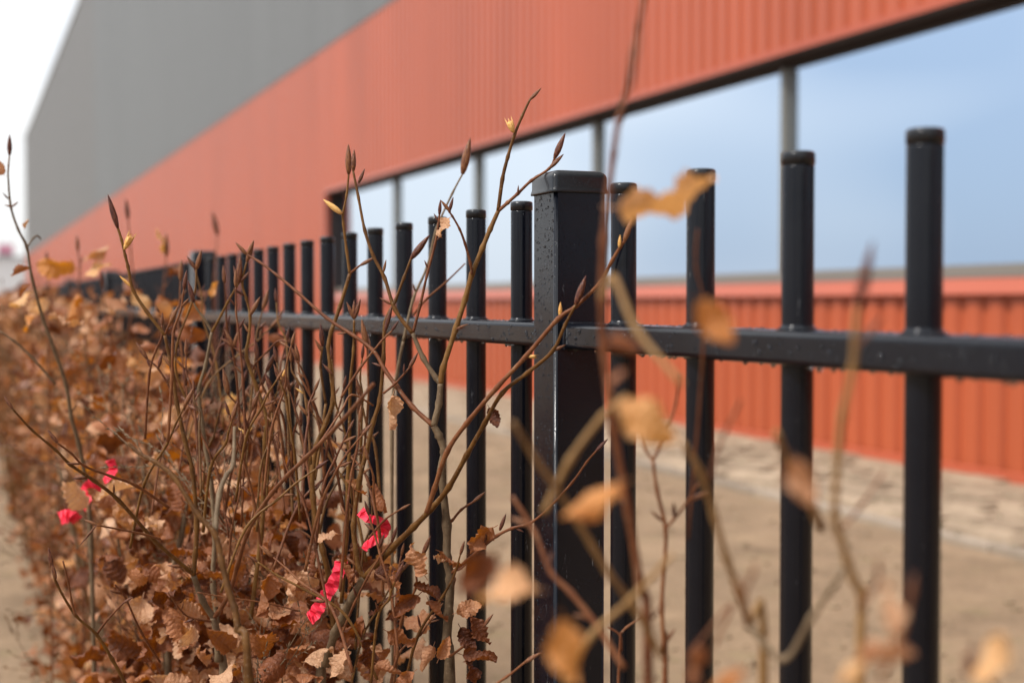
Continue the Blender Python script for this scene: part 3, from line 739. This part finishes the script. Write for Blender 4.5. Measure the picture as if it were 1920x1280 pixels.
b = branch(S2, [(628,1186),(622,1140),(618,1085),(605,1030),(594,984),(587,930),(586,884),(594,836),(612,790),(625,749),(620,690),(616,650),(621,622),(637,576),(656,513)], (1.56, 1.55), (4.8, 2.6), 'bark_olive', buds=.15)
b = branch(S2, [(656,513),(650,470),(644,420),(643,402),(650,366),(654,325)], (1.55, 1.54), (2.2, 1.4), 'bark_olive', tip=(653,270))
bud_px(b, (641,401), (606,374), 1.54, 'o', 1.1)
b = branch(S2, [(656,513),(668,503),(676,497)], (1.55, 1.54), (1.8, 1.3), 'bark_red', tip=(703,482))
b = branch(S2, [(655,847),(657,722),(663,655),(664,600)], (1.52, 1.5), (2.6, 1.7), 'bark_olive', buds=.3)
for tx, ty in ((650,566),(664,562),(676,560),(657,580)): bud_px(b, (664,598), (tx, ty), 1.5)
b = branch(S2, [(640,1130),(650,1000),(652,900),(655,847)], (1.54, 1.52), (3.2, 2.6), 'bark_olive')
b = branch(S2, [(611,756),(601,689),(605,648)], (1.6, 1.6), (2.2, 1.5), 'bark_olive', tip=(601,606)); bud_px(b, (604,660), (590,635), 1.6)
b = branch(S2, [(590,900),(602,820),(611,756)], (1.58, 1.6), (2.6, 2.2), 'bark_olive', buds=.3)
b = branch(S2, [(700,760),(660,740),(640,770),(600,830),(585,850)], (1.5, 1.45), (1.4, 1.6), 'bark_red')
b = branch(S2, [(640,745),(675,690),(715,640),(735,620)], (1.5, 1.48), (1.9, 1.2), 'bark_red', tip=(748,600), buds=.3)
b = branch(S2, [(680,870),(690,760),(690,690),(688,650)], (1.53, 1.52), (1.7, 1.2), 'bark_red', tip=(678,598), buds=.4)
b = branch(S2, [(640,1190),(665,1130),(690,1080),(715,1040),(735,1015)], (1.48, 1.44), (1.8, 1.2), 'bark_red', tip=(745,985), buds=.4)
b = branch(S2, [(690,1010),(720,975),(750,955)], (1.46, 1.44), (1.6, 1.1), 'bark_red', tip=(770,944), buds=.5)
for (bx_, by_, tx, ty, zc, va) in [(690,1090,720,1070,1.46,1),(700,900,722,950,1.47,3),(640,1000,600,1010,1.52,7),(655,1210,625,1260,1.48,9),(680,1190,690,1250,1.45,0),(720,1180,770,1200,1.44,2),(700,1240,745,1262,1.43,4),(660,1100,640,1050,1.5,5),(600,1090,585,1040,1.54,8),(690,930,655,905,1.5,10),(730,1120,700,1150,1.45,12)]:
    leaf_px(S2, (bx_, by_), (tx, ty), zc, var=va, scale=1.15)

# --- wide forked shrub
S3 = shrub('wide forked beech shrub sending one long bare branch out over the leafy bed', (421, 1280), 1.62)
b = branch(S3, [(421,1280),(411,1236),(406,1186),(400,1156)], (1.62, 1.6), (6.6, 5.6), 'bark_grey', True)
b = branch(S3, [(400,1156),(380,1125),(363,1078)], (1.6, 1.58), (5.0, 4.2), 'bark_grey')
b = branch(S3, [(363,1078),(353,1068),(292,1015),(222,937),(175,900),(131,870),(104,843),(60,806),(23,766)], (1.58, 1.40), (3.4, 1.3), 'bark_olive', tip=(7,742), buds=.3)
b = branch(S3, [(363,1078),(366,1040),(369,984),(361,884),(346,823),(332,756),(322,689),(309,628)], (1.58, 1.56), (3.8, 2.6), 'bark_olive', buds=.2)
b = branch(S3, [(309,628),(275,584),(250,544),(240,500),(235,480),(228,450),(220,425)], (1.56, 1.54), (2.6, 1.9), 'bark_olive')
bud_px(b, (221,428), (202,364), 1.54, 'n', .75); bud_px(b, (233,468), (251,431), 1.54, 'x', 1.1); bud_px(b, (247,538), (224,517), 1.55, 'o', .9)
b = branch(S3, [(309,628),(314,616),(319,606)], (1.56, 1.55), (1.6, 1.2), 'bark_red', tip=(335,572))
b = branch(S3, [(400,1156),(408,1149),(430,1112),(445,1060),(463,1001),(485,960),(510,924),(540,890),(571,860),(640,790),(700,720)], (1.6, 1.15), (3.6, 2.2), 'bark_red')
b = branch(S3, [(467,1280),(447,1180),(440,1140),(427,1099),(415,1050),(403,1001),(369,961),(326,894),(290,865),(262,850),(240,830)], (1.2, 1.25), (5.0, 2.0), 'bark_olive', True)
b = branch(S3, [(403,1001),(411,927),(425,890),(437,870),(440,800)], (1.24, 1.3), (3.4, 2.2), 'bark_grey')
b = branch(S3, [(420,1240),(400,1100),(403,1001),(395,900),(386,840),(379,790),(373,732),(386,682),(397,622)], (1.66, 1.62), (4.2, 2.2), 'bark_grey', buds=.2)
b = branch(S3, [(397,622),(385,600),(370,580),(363,566)], (1.62, 1.61), (2.0, 1.4), 'bark_grey', tip=(352,525))
b = branch(S3, [(397,622),(401,616),(415,590),(426,568),(448,530)], (1.62, 1.6), (2.2, 1.6), 'bark_olive', tip=(451,478)); bud_px(b, (447,532), (438,498), 1.6); bud_px(b, (449,530), (470,507), 1.6, 'n', .8)
b = branch(S3, [(470,1160),(490,1000),(494,934),(497,823),(500,783),(480,722),(462,668),(467,631),(469,591),(462,560),(454,530),(463,490)], (1.64, 1.6), (3.8, 1.5), 'bark_olive', tip=(476,450), buds=.25)
bud_px(b, (469,591), (488,556), 1.6)
b = branch(S3, [(458,669),(450,660),(437,650)], (1.6, 1.6), (1.5, 1.2), 'bark_red', tip=(421,617)); bud_px(b, (438,651), (413,632), 1.6); bud_px(b, (438,650), (447,619), 1.6)
b = branch(S3, [(353,756),(331,700),(332,645),(356,578),(366,544),(368,504)], (1.66, 1.64), (2.0, 1.4), 'bark_olive', tip=(378,467)); bud_px(b, (367,505), (350,480), 1.64)
b = branch(S3, [(360,900),(350,830),(326,746),(299,694),(275,672)], (1.6, 1.58), (2.0, 1.2), 'bark_red', tip=(255,641)); bud_px(b, (297,690), (304,661), 1.58)
b = branch(S3, [(495,900),(487,840),(470,823),(457,776),(427,738)], (1.6, 1.58), (2.0, 1.3), 'bark_red', tip=(418,690), buds=.3)
b = branch(S3, [(500,850),(504,776),(520,750),(529,736)], (1.62, 1.6), (1.7, 1.2), 'bark_red', tip=(534,708))
b = branch(S3, [(540,850),(530,780),(511,740)], (1.62, 1.6), (1.7, 1.2), 'bark_red', tip=(497,698), buds=.3)
b = branch(S3, [(470,700),(480,680),(500,660),(520,640),(540,640)], (1.62, 1.6), (1.6, 1.1), 'bark_red', buds=.4)
b = branch(S3, [(316,951),(255,910),(210,893),(158,873),(134,850),(107,830)], (1.55, 1.42), (2.2, 1.3), 'bark_red', tip=(89,805), buds=.3)
b = branch(S3, [(300,1010),(269,1001),(225,992),(181,984)], (1.5, 1.42), (1.8, 1.1), 'bark_red', tip=(157,973)); bud_px(b, (181,984), (148,1024), 1.42, 'n', .35)
b = branch(S3, [(560,1145),(500,1130),(430,1120),(370,1110)], (1.6, 1.55), (1.3, 1.1), 'bark_red')
b = branch(S3, [(400,1165),(370,1160),(345,1150),(315,1110)], (1.6, 1.55), (1.5, 1.1), 'bark_red', buds=.5)
def shoots(sh, n, xr, yr, lr, zr, slope=60):
    for i in range(n):
        a = (rngB.uniform(*xr), rngB.uniform(*yr)); ln = rngB.uniform(*lr); dx = rngB.gauss(0, slope); z_ = rngB.uniform(*zr)
        t_ = (a[0] + dx, a[1] - ln); mid = ((a[0] + t_[0]) / 2 + rngB.uniform(-9, 9), (a[1] + t_[1]) / 2)
        q3 = ((mid[0] + t_[0]) / 2 + rngB.uniform(-6, 6), (mid[1] + t_[1]) / 2)
        dd = (t_[0] - q3[0], t_[1] - q3[1]); l_ = max(1.0, math.hypot(*dd)); bl = rngB.uniform(24, 40)
        branch(sh, [(a[0] - dx * .35, a[1] + 120), a, mid, q3, t_], (z_, z_ + rngB.uniform(-.06, .06)), (rngB.uniform(1.7, 2.6), 1.1), rngB.choice(['bark_red', 'bark_olive', 'bark_red', 'bark_olive']), tip=(t_[0] + dd[0] / l_ * bl, t_[1] + dd[1] / l_ * bl), buds=.55)
shoots(S3, 36, (280, 600), (680, 960), (70, 190), (1.42, 1.9), 50)
shoots(S3, 5, (180, 620), (850, 1150), (80, 200), (1.3, 1.6), 90)
shoots(S2, 14, (560, 720), (760, 1000), (80, 200), (1.4, 1.6), 40)
shoots(S2, 10, (600, 800), (1050, 1230), (70, 160), (1.38, 1.55), 70)

S4 = shrub('slim grey-stemmed beech shrub with a small forked side twig over bare soil', (316, 1280), 1.85)
b = branch(S4, [(316,1280),(312,1203),(321,1135),(322,1078),(339,1011),(350,940)], (1.85, 1.85), (6.0, 4.5), 'bark_grey', True)
b = branch(S4, [(235,1280),(210,1235),(181,1189),(141,1152),(107,1095),(97,1062)], (1.5, 1.42), (2.6, 1.4), 'bark_olive', tip=(91,1026)); bud_px(b, (105,1085), (96,1052), 1.42)
b = branch(S4, [(181,1189),(201,1162),(232,1129)], (1.47, 1.44), (1.8, 1.2), 'bark_red', tip=(250,1118)); b = branch(S4, [(141,1152),(134,1125),(128,1090),(118,1051)], (1.44, 1.42), (1.7, 1.1), 'bark_red')
b = branch(S4, [(300,1240),(265,1185),(235,1120),(215,1095)], (1.6, 1.5), (1.9, 1.1), 'bark_red', buds=.3)

S5 = shrub('tall thin beech shoot standing clear of the hedge against white sky', (170, 1000), 2.05)
b = branch(S5, [(170,1000),(160,900),(148,833),(134,783),(124,722),(104,662),(81,598),(60,521),(50,464),(34,430),(20,386),(15,326)], (2.05, 1.86), (5.0, 1.6), 'bark_grey', True, buds=.35)
b2 = branch(S5, [(15,326),(16,310),(18,290)], (1.86, 1.86), (1.6, 1.3), 'bark_olive', tip=(18,252)); bud_px(b2, (22,388), (35,378), 1.86); bud_px(b2, (22,388), (8,384), 1.86)
b = branch(S5, [(50,464),(62,447),(70,442),(76,448)], (1.9, 1.95), (1.8, 1.5), 'bark_grey'); b = branch(S5, [(104,720),(60,670),(25,638),(0,621)], (1.95, 1.9), (2.4, 1.6), 'bark_grey')
for (bx_, by_, tx, ty, zc, br_) in [(45,430,52,412,1.9,0),(10,330,-14,300,1.87,0),(60,500,22,515,1.92,0),(58,530,35,555,1.92,0),(62,545,20,575,2.2,1),(70,590,45,620,2.3,1),(85,565,55,590,2.3,1)]:
    leaf_px(S5, (bx_, by_), (tx, ty), zc, bool(br_))

S6 = shrub('loose leafy beech shoots poking above the hedge top before the red wall', (150, 760), 2.7)
for pts, zq, tipq in (([(165,760),(160,640),(148,560),(150,500),(146,470)], 2.7, (144,440)), ([(235,700),(250,560),(245,470),(240,410)], 2.9, (236,372)), ([(300,700),(305,560),(312,480)], 2.8, (312,436)), ([(400,640),(402,520),(408,440)], 3.4, (398,396)), ([(90,640),(95,560),(85,500)], 2.7, (88,470)), ([(210,700),(200,600),(192,540)], 2.6, (190,505))):
    branch(S6, pts, (zq, zq), (3.2, 1.6), 'bark_red', True, tip=tipq, buds=.5)
for (bx_, by_, tx, ty, zc, br_) in [(150,505,85,498,2.6,1),(152,490,192,468,2.6,0),(155,520,195,500,2.6,1),(150,545,130,590,2.6,1),(155,560,165,610,2.6,0),(190,560,230,575,2.6,0),(215,590,180,615,2.7,0),(245,540,270,580,2.8,1),(305,480,300,440,2.8,1),(310,520,335,500,2.8,0),(95,560,60,575,2.7,1),(300,590,330,620,2.6,0),(200,640,230,690,2.6,0),(260,650,290,700,2.6,1),(395,560,405,535,2.2,1),(385,560,350,600,2.2,0)]:
    leaf_px(S6, (bx_, by_), (tx, ty), zc, bool(br_), scale=1.25)

# --- near shrubs that stand out of focus
F1 = shrub('tall unfocused beech shrub with orange leaves rising in front of the second picket', (1215, 1280), 0.66)
b = branch(F1, [(1215,1280),(1200,1100),(1178,960),(1150,800),(1132,660),(1128,560),(1132,450),(1141,360),(1150,290),(1160,225),(1178,160)], (.80, .76), (3.6, 2.2), 'bark_red', True, buds=.15)
b = branch(F1, [(1178,160),(1188,100),(1197,50),(1205,10)], (.76, .76), (2.6, 1.8), 'bark_red', tip=(1214,-40)); bud_px(b, (1183,130), (1200,60), .62, 'n', .8); bud_px(b, (1178,170), (1192,105), .62, 'n', .7)
bud_px(b, (1150,290), (1158,225), .62, 'n', .6)
leaf_px(F1, (1140,392), (1345,352), .70, True, 1.9, 5, scale=1.0)
leaf_px(F1, (1150,745), (1265,830), .60, True, .6, 1); leaf_px(F1, (1175,900), (1055,965), .60, True, .3, 2)
leaf_px(F1, (1130,640), (1200,655), .60, False, 1.3, 5)
b = branch(F1, [(1171,1253),(1117,1169),(1070,1110),(1033,1072),(1003,998),(960,930)], (.82, .86), (2.6, 1.6), 'bark_red', buds=.3)
b = branch(F1, [(1240,1230),(1187,1135),(1137,1068),(1087,984),(1040,910),(1006,863),(960,790)], (.74, .68), (2.6, 1.7), 'bark_tan')
b = branch(F1, [(1060,1280),(1110,1190),(1187,1119),(1260,1040)], (.72, .68), (2.4, 1.7), 'bark_tan')
b = branch(F1, [(1020,960),(1070,860),(1130,780),(1175,740)], (.72, .68), (2.4, 1.7), 'bark_tan')
b = branch(F1, [(1128,560),(1150,520),(1195,620),(1280,720)], (.68, .64), (2.4, 1.8), 'bark_tan')
leaf_px(F1, (1018,1105), (895,1115), .60, True, .2, 6); leaf_px(F1, (1050,1150), (1075,1280), .56, True, .9, 4); leaf_px(F1, (935,1030), (860,1110), .62, False, .8, 6)
leaf_px(F1, (1180,690), (1140,720), .6, False, .8, 7)
F2 = shrub('reddish thin-stemmed unfocused beech shrub between two near pickets', (1245, 1300), 0.98)
b = branch(F2, [(1247,1280),(1245,1220),(1241,1135),(1245,1065),(1248,991),(1232,920),(1224,862)], (1.0, .98), (2.6, 1.6), 'bark_red', True, buds=.3)
b = branch(F2, [(1224,862),(1239,834),(1255,795),(1267,756),(1275,700)], (.98, .98), (1.6, 1.1), 'bark_red', buds=.3); b = branch(F2, [(1224,862),(1210,842),(1200,810)], (.98, .98), (1.4, 1.0), 'bark_red')
b = branch(F2, [(1248,991),(1262,975),(1285,945),(1310,905)], (.98, .96), (1.4, 1.0), 'bark_red', buds=.5)
b = branch(F2, [(1160,1260),(1165,1220),(1162,1190),(1140,1175)], (1.2, 1.2), (1.6, 1.0), 'bark_red', True); b = branch(F2, [(1162,1190),(1175,1175),(1205,1155)], (1.2, 1.2), (1.4, .9), 'bark_red')
b = branch(F2, [(900,1300),(950,1268),(985,1240)], (1.3, 1.28), (1.8, 1.2), 'bark_red', tip=(1015,1222), buds=.4)
b = branch(F2, [(1290,1010),(1320,620),(1305,500),(1308,430)], (.9, .84), (1.3, .9), 'bark_red')
leaf_px(F2, (1300,560), (1375,640), .58, True, 1.2, 1)
F3 = shrub('unfocused beech shrub with yellow-brown stems in front of the nearest pickets', (1431, 1280), 0.62)
b = branch(F3, [(1431,1275),(1404,1169),(1385,1110),(1364,1051),(1340,970),(1314,887),(1280,830)], (.76, .70), (3.2, 2.0), 'bark_tan', True)
b = branch(F3, [(1404,1169),(1395,1120),(1405,1090)], (.64, .62), (1.6, 1.2), 'bark_red', tip=(1420,1050)); bud_px(b, (1398,1130), (1380,1080), .62)
b = branch(F3, [(1340,1210),(1372,1130),(1290,1230)], (.7, .7), (1.2, 1.0), 'bark_red')
b = branch(F3, [(1404,1169),(1468,1236),(1520,1160),(1582,1068)], (.74, .7), (2.6, 1.8), 'bark_grey')
b = branch(F3, [(1540,990),(1515,934),(1480,870),(1455,810)], (.72, .66), (3.4, 2.4), 'bark_tan')
b = branch(F3, [(1330,900),(1350,830),(1390,750)], (.72, .72), (1.4, 1.0), 'bark_red')
leaf_px(F3, (1400,1250), (1330,1290), .55, True, .3, 2); leaf_px(F3, (1310,1200), (1290,1280), .58, False, .3, 3); leaf_px(F3, (1480,850), (1520,945), .55, False, 1.2, 9)
F4 = shrub('unfocused beech shoot with a dark bud, rising before the wide picket gap', (1609, 1280), 0.6)
b = branch(F4, [(1611,1275),(1616,1135),(1600,1085),(1589,1051),(1575,1005),(1565,967),(1572,850),(1579,780),(1599,689),(1604,620),(1608,575)], (.70, .62), (3.2, 1.9), 'bark_tan', True)
bud_px(b, (1608,580), (1637,450), .62, 'n', .7); bud_px(b, (1606,650), (1660,590), .62, 'n', .6)
b = branch(F4, [(1616,1135),(1640,1100),(1650,1080)], (.58, .58), (1.4, 1.0), 'bark_red', tip=(1645,1040)); b = branch(F4, [(1580,990),(1620,940),(1660,880)], (.7, .7), (1.2, .9), 'bark_red')
b = branch(F4, [(1650,1275),(1690,1190),(1705,1130)], (.56, .55), (1.6, 1.2), 'bark_red', tip=(1715,1070))
leaf_px(F4, (1690,1215), (1655,1115), .54, False, .3, 4, scale=1.2); leaf_px(F4, (1600,1240), (1700,1225), .54, False, 1.4, 5, scale=1.1); leaf_px(F4, (1830,1290), (1880,1190), .52, True, 1.0, 0)
bud_px(b, (1810,1270), (1830,1200), .54); b = branch(F4, [(1870,1290),(1840,1260),(1805,1230)], (.54, .54), (1.4, 1.0), 'bark_red'); leaf_px(F4, (1570,1290), (1625,1240), .52, True, .6, 2)

# ------------------------------------------------------------------ twig templates and filler foliage of the leafy shrubs
def twig_template(seed):
    rg = random.Random(seed); q = MB(); mats = []
    def grow(p, d, l, r0, lvl):
        n = 6; pts = [p]; cur = p; dd = d.copy()
        for i in range(n):
            dd = (dd + Vector((rg.uniform(-.2, .2), rg.uniform(-.2, .2), rg.uniform(.0, .12)))).normalized()
            cur = cur + dd * l / n; pts.append(cur)
            s_ = dd.orthogonal().normalized(); s_ = Quaternion(dd, rg.uniform(0, 6.28)) @ s_
            e = (dd * .8 + s_ * .6).normalized()
            if lvl < 2 and i > 0 and rg.random() < .55: grow(cur, e, l * rg.uniform(.35, .6), r0 * .6, lvl + 1)
            else:
                bl = rg.uniform(.009, .016); q.tube([cur, cur + e * bl * .3, cur + e * bl * .6, cur + e * bl], [.0008, .0016, .0013, .0001], 5, False)
        rad = [r0 * (1 - .5 * i / n) for i in range(n + 1)]; q.tube(pts, rad, 6)
        q.tube([cur, cur + dd * .006, cur + dd * .012, cur + dd * .02], [.001, .002, .0016, .0001], 5, False)
    grow(Vector((0, 0, 0)), Vector((0, 0, 1)), rg.uniform(.28, .42), .0022, 0)
    return q
TW = []
for i in range(8):
    q = twig_template(40 + i); TW.append(mesh('twig', q.v, q.f, M[('bark_red', 'bark_olive', 'bark_grey')[i % 3]], True))
lowleaf = [leaf_geom(random.Random(900 + i), 3, 5, False) for i in range(12)]
midleaf = [leaf_geom(random.Random(700 + i), 5, 11, False) for i in range(12)]
def rand_dir(rg):
    while True:
        v = Vector((rg.uniform(-1, 1), rg.uniform(-1, 1), rg.uniform(-1.2, .6)))
        if .2 < v.length < 1.2: return v.normalized()
def mass(name, parent, rg, items, geo, mat):
    """items: (pos, size); one joined mesh with a per-leaf random attribute"""
    V = []; F = []; A = []
    for (p, s_) in items:
        v, f, uv = rg.choice(geo); m_ = Matrix.Translation(p) @ frame(rand_dir(rg), rg.uniform(0, 6.28)) @ Matrix.Scale(s_, 4)
        n = len(V); V += [tuple(m_ @ Vector(x)) for x in v]; F += [tuple(i + n for i in ff) for ff in f]; A += [rg.random()] * len(v)
    me = mesh(name, V, F, mat, True)
    at = me.attributes.new('rnd', 'FLOAT', 'POINT'); at.data.foreach_set('value', A)
    o = link(name, me, parent); o['kind'] = 'stuff'; return o
def leaf_height(rg, top):
    return max(.03, top * (1 - abs(rg.gauss(0, .42)) ) if rg.random() < .35 else rg.uniform(.04, top))

rngF = random.Random(21)
# leaves and side twigs low on the traced shrubs
def fill(sh, cx, cy, rad, nl, nt, ztop, zlow=.35, sz=(.036, .058)):
    for i in range(nl):
        a = rngF.uniform(0, 6.28); rr_ = rad * math.sqrt(rngF.random())
        p = Vector((min(.53, cx + rr_ * math.cos(a) * .8), cy + rr_ * math.sin(a), zlow + (ztop - zlow) * rngF.random() ** 1.25))
        add_leaf(sh, p, rand_dir(rngF), rngF.uniform(*sz))
    for i in range(nt):
        a = rngF.uniform(0, 6.28); rr_ = rad * rngF.random()
        p = Vector((min(.5, cx + rr_ * math.cos(a) * .7), cy + rr_ * math.sin(a), zlow + (ztop - zlow) * rngF.uniform(-.1, .75)))
        m_ = Matrix.Translation(p) @ Matrix.Rotation(rngF.uniform(-.5, .5), 4, 'X') @ Matrix.Rotation(rngF.uniform(-.6, .4), 4, 'Y') @ Matrix.Rotation(rngF.uniform(0, 6.28), 4, 'Z') @ Matrix.Scale(rngF.uniform(.4, .65), 4)
        link('twig', TW[rngF.randrange(8)], sh, m_)
fill(S2, .40, 1.62, .14, 105, 4, .84, .5)
fill(S3, .33, 1.66, .16, 130, 0, .80, .50, (.030, .048))
fill(S4, .29, 1.82, .13, 120, 0, .82, .50, (.030, .048))
fill(S3, .33, 1.80, .16, 150, 6, .90, .48)
fill(S4, .30, 2.00, .17, 170, 6, .92, .42)
fill(S5, .32, 2.25, .17, 170, 10, .93, .35)
g_ = 'leafy beech shrubs of the hedge row'
k = 0; y = 2.1
while y < 6.2:
    for X in (.33, .45):
        x0 = X + rngF.uniform(-.03, .03); y0 = y + rngF.uniform(-.08, .08) + (.1 if X > .4 else 0)
        e = empty('beech_shrub', (x0, y0, 0)); tag(e, *(('leafy brown beech shrub in the hedge rank that edges the bare soil path', 'shrub', g_) if X < .4 else ('leafy brown beech shrub in the hedge rank pressed against the black fence', 'shrub', g_ + ' at the fence')))
        for s_i in range(3):
            pts = []; p = Vector((x0 + rngF.uniform(-.03, .03), y0 + rngF.uniform(-.04, .04), -.02)); d = Vector((rngF.uniform(-.12, .08), rngF.uniform(-.12, .12), 1))
            if X > .4: d.x = rngF.uniform(-.15, .02)
            for j in range(9):
                pts.append(p.copy()); d = (d + Vector((rngF.uniform(-.12, .12), rngF.uniform(-.12, .12), .1))).normalized(); p = p + d * rngF.uniform(.095, .125); p.x = min(p.x, .54)
            q = MB(); C = catmull(pts, 3); q.tube(C, [(.006 - .0042 * i / (len(C) - 1)) for i in range(len(C))], 7); q.build('stem', M[rngF.choice(['bark_grey', 'bark_olive', 'bark_grey'])], e, True)
            for t_ in range(4):
                b0 = C[rngF.randrange(len(C) // 3, len(C))]
                m_ = Matrix.Translation(b0) @ Matrix.Rotation(rngF.uniform(-.6, .6), 4, 'X') @ Matrix.Rotation(rngF.uniform(-.7, .3), 4, 'Y') @ Matrix.Rotation(rngF.uniform(0, 6.28), 4, 'Z') @ Matrix.Scale(rngF.uniform(.35, .7), 4)
                link('twig', TW[rngF.randrange(8)], e, m_)
        near = y < 3.2
        n_ind = 38 if near else 0; n_mass = 70 if near else 150
        def lp():
            h = leaf_height(rngF, .95 if near else 1.0) if rngF.random() < .96 else rngF.uniform(.95, 1.15)
            wdt = .14 if h > .35 else .09
            return Vector((max(.30 if h < .5 else .26 if h < .8 else .2, min(.54, x0 + rngF.gauss(0, wdt * .5))) + rngF.uniform(-.05, 0), y0 + rngF.uniform(-.17, .17), h))
        for i in range(n_ind): add_leaf(e, lp(), rand_dir(rngF), rngF.uniform(.036, .060), rngF.random() < .08)
        mass('foliage', e, rngF, [(lp(), rngF.uniform(.034, .060)) for i in range(n_mass)], midleaf if near else lowleaf, M['leaf_mass'])
    y += .27 if y < 3.2 else .34
# the far run of the hedge reads as one mass
items = []; stems = MB()
for i in range(13000):
    y = 6.2 + 24 * rngF.random() ** 1.3; h = leaf_height(rngF, 1.05) if rngF.random() < .95 else rngF.uniform(1.0, 1.2)
    items.append((Vector((max(.27 + rngF.gauss(0, .03), min(.54, .39 + rngF.gauss(0, .08))), y, h)), rngF.uniform(.04, .075)))
hedge = mass('beech_hedge', None, rngF, items, lowleaf, M['leaf_mass']); tag(hedge, 'far run of dense brown beech hedge merging into one blurred mass', 'hedge')
for i in range(420):
    y = 6.2 + 24 * rngF.random() ** 1.3; x = .35 + rngF.uniform(-.12, .12); p = Vector((x, y, 0)); pts = [p.copy()]
    d = Vector((rngF.uniform(-.1, .1), rngF.uniform(-.1, .1), 1)).normalized()
    for j in range(6): p = p + d * rngF.uniform(.16, .21); d = (d + Vector((rngF.uniform(-.15, .15), rngF.uniform(-.15, .15), .1))).normalized(); p.x = min(p.x, .54); pts.append(p.copy())
    stems.tube(pts, [.005 - .0007 * j for j in range(7)], 5)
o = stems.build('hedge_stems', M['bark_olive'], hedge, True); o['kind'] = 'stuff'
# fallen leaves below the hedge
items = [(Vector((.42 + rngF.gauss(0, .09), 1.2 + 8 * rngF.random(), .012 + .03 * rngF.random())), rngF.uniform(.035, .06)) for i in range(1700)]
fl = mass('fallen_leaves', None, rngF, items, midleaf, M['leaf_mass']); tag(fl, 'fallen brown beech leaves littering the soil under the hedge', 'leaves')

# ------------------------------------------------------------------ pink marking ribbons
def ribbon(pxpts, z, wpx, label, tw=0.5):
    pts = [P(x, y, zz_) for (x, y), zz_ in zip(pxpts, z)]
    C = catmull(pts, 5); V = []; F = []
    n = len(C); w_ = wpx / FPX * z[0] / 2
    for i in range(n):
        d = (C[min(i + 1, n - 1)] - C[max(i - 1, 0)]).normalized(); s_ = d.cross(_f).normalized()
        a = tw * math.sin(i / n * 4.5 + .6); s_ = (s_ * math.cos(a) + _f * math.sin(a)) * w_
        fo = _f * .004 * math.sin(i * 1.7 + wpx); s_ = s_ * (1 + .10 * math.sin(i * 2.3 + wpx)) + d * w_ * .2 * math.sin(i * .6)
        V += [C[i] - s_, C[i] + fo, C[i] + s_]
    for i in range(n - 1):
        for k_ in (0, 1): F.append((3 * i + k_, 3 * i + k_ + 1, 3 * i + k_ + 4, 3 * i + k_ + 3))
    V = [v - pts[0] for v in V]
    me = mesh('plastic_ribbon', V, F, M['pink'], False)
    o = link('plastic_ribbon', me); o.location = pts[0]
    sm = o.modifiers.new('s', 'SOLIDIFY'); sm.thickness = .0006
    tag(o, label, 'ribbon', 'pink marking ribbons in the hedge'); return o
ribbon([(206,862),(212,880),(203,893),(196,902)], (1.9, 1.9, 1.88, 1.88), 18, 'narrow bright pink ribbon end half hidden behind a bare hedge branch', .9)
ribbon([(150,948),(158,932),(170,918),(182,905)], (1.95, 1.93, 1.93, 1.93), 34, 'wide pink ribbon piece between the other two scraps in the leaves', .5)
ribbon([(112,972),(122,968),(133,968),(146,975)], (1.95, 1.94, 1.94, 1.95), 26, 'short pale pink ribbon scrap on the outer hedge leaves over bare soil', .4)
ribbon([(676,958),(690,972),(706,975),(722,985),(712,1005),(690,1020),(683,1030)], (1.50, 1.49, 1.5, 1.52, 1.53, 1.53, 1.52), 22, 'folded red-pink ribbon tied round the olive-barked stem', 1.0)
ribbon([(640,1050),(634,1075),(618,1105),(604,1128),(590,1150),(580,1160)], (1.53, 1.51, 1.50, 1.49, 1.49, 1.49), 24, 'long hot pink ribbon tail hanging across two crossing hedge stems', .35)
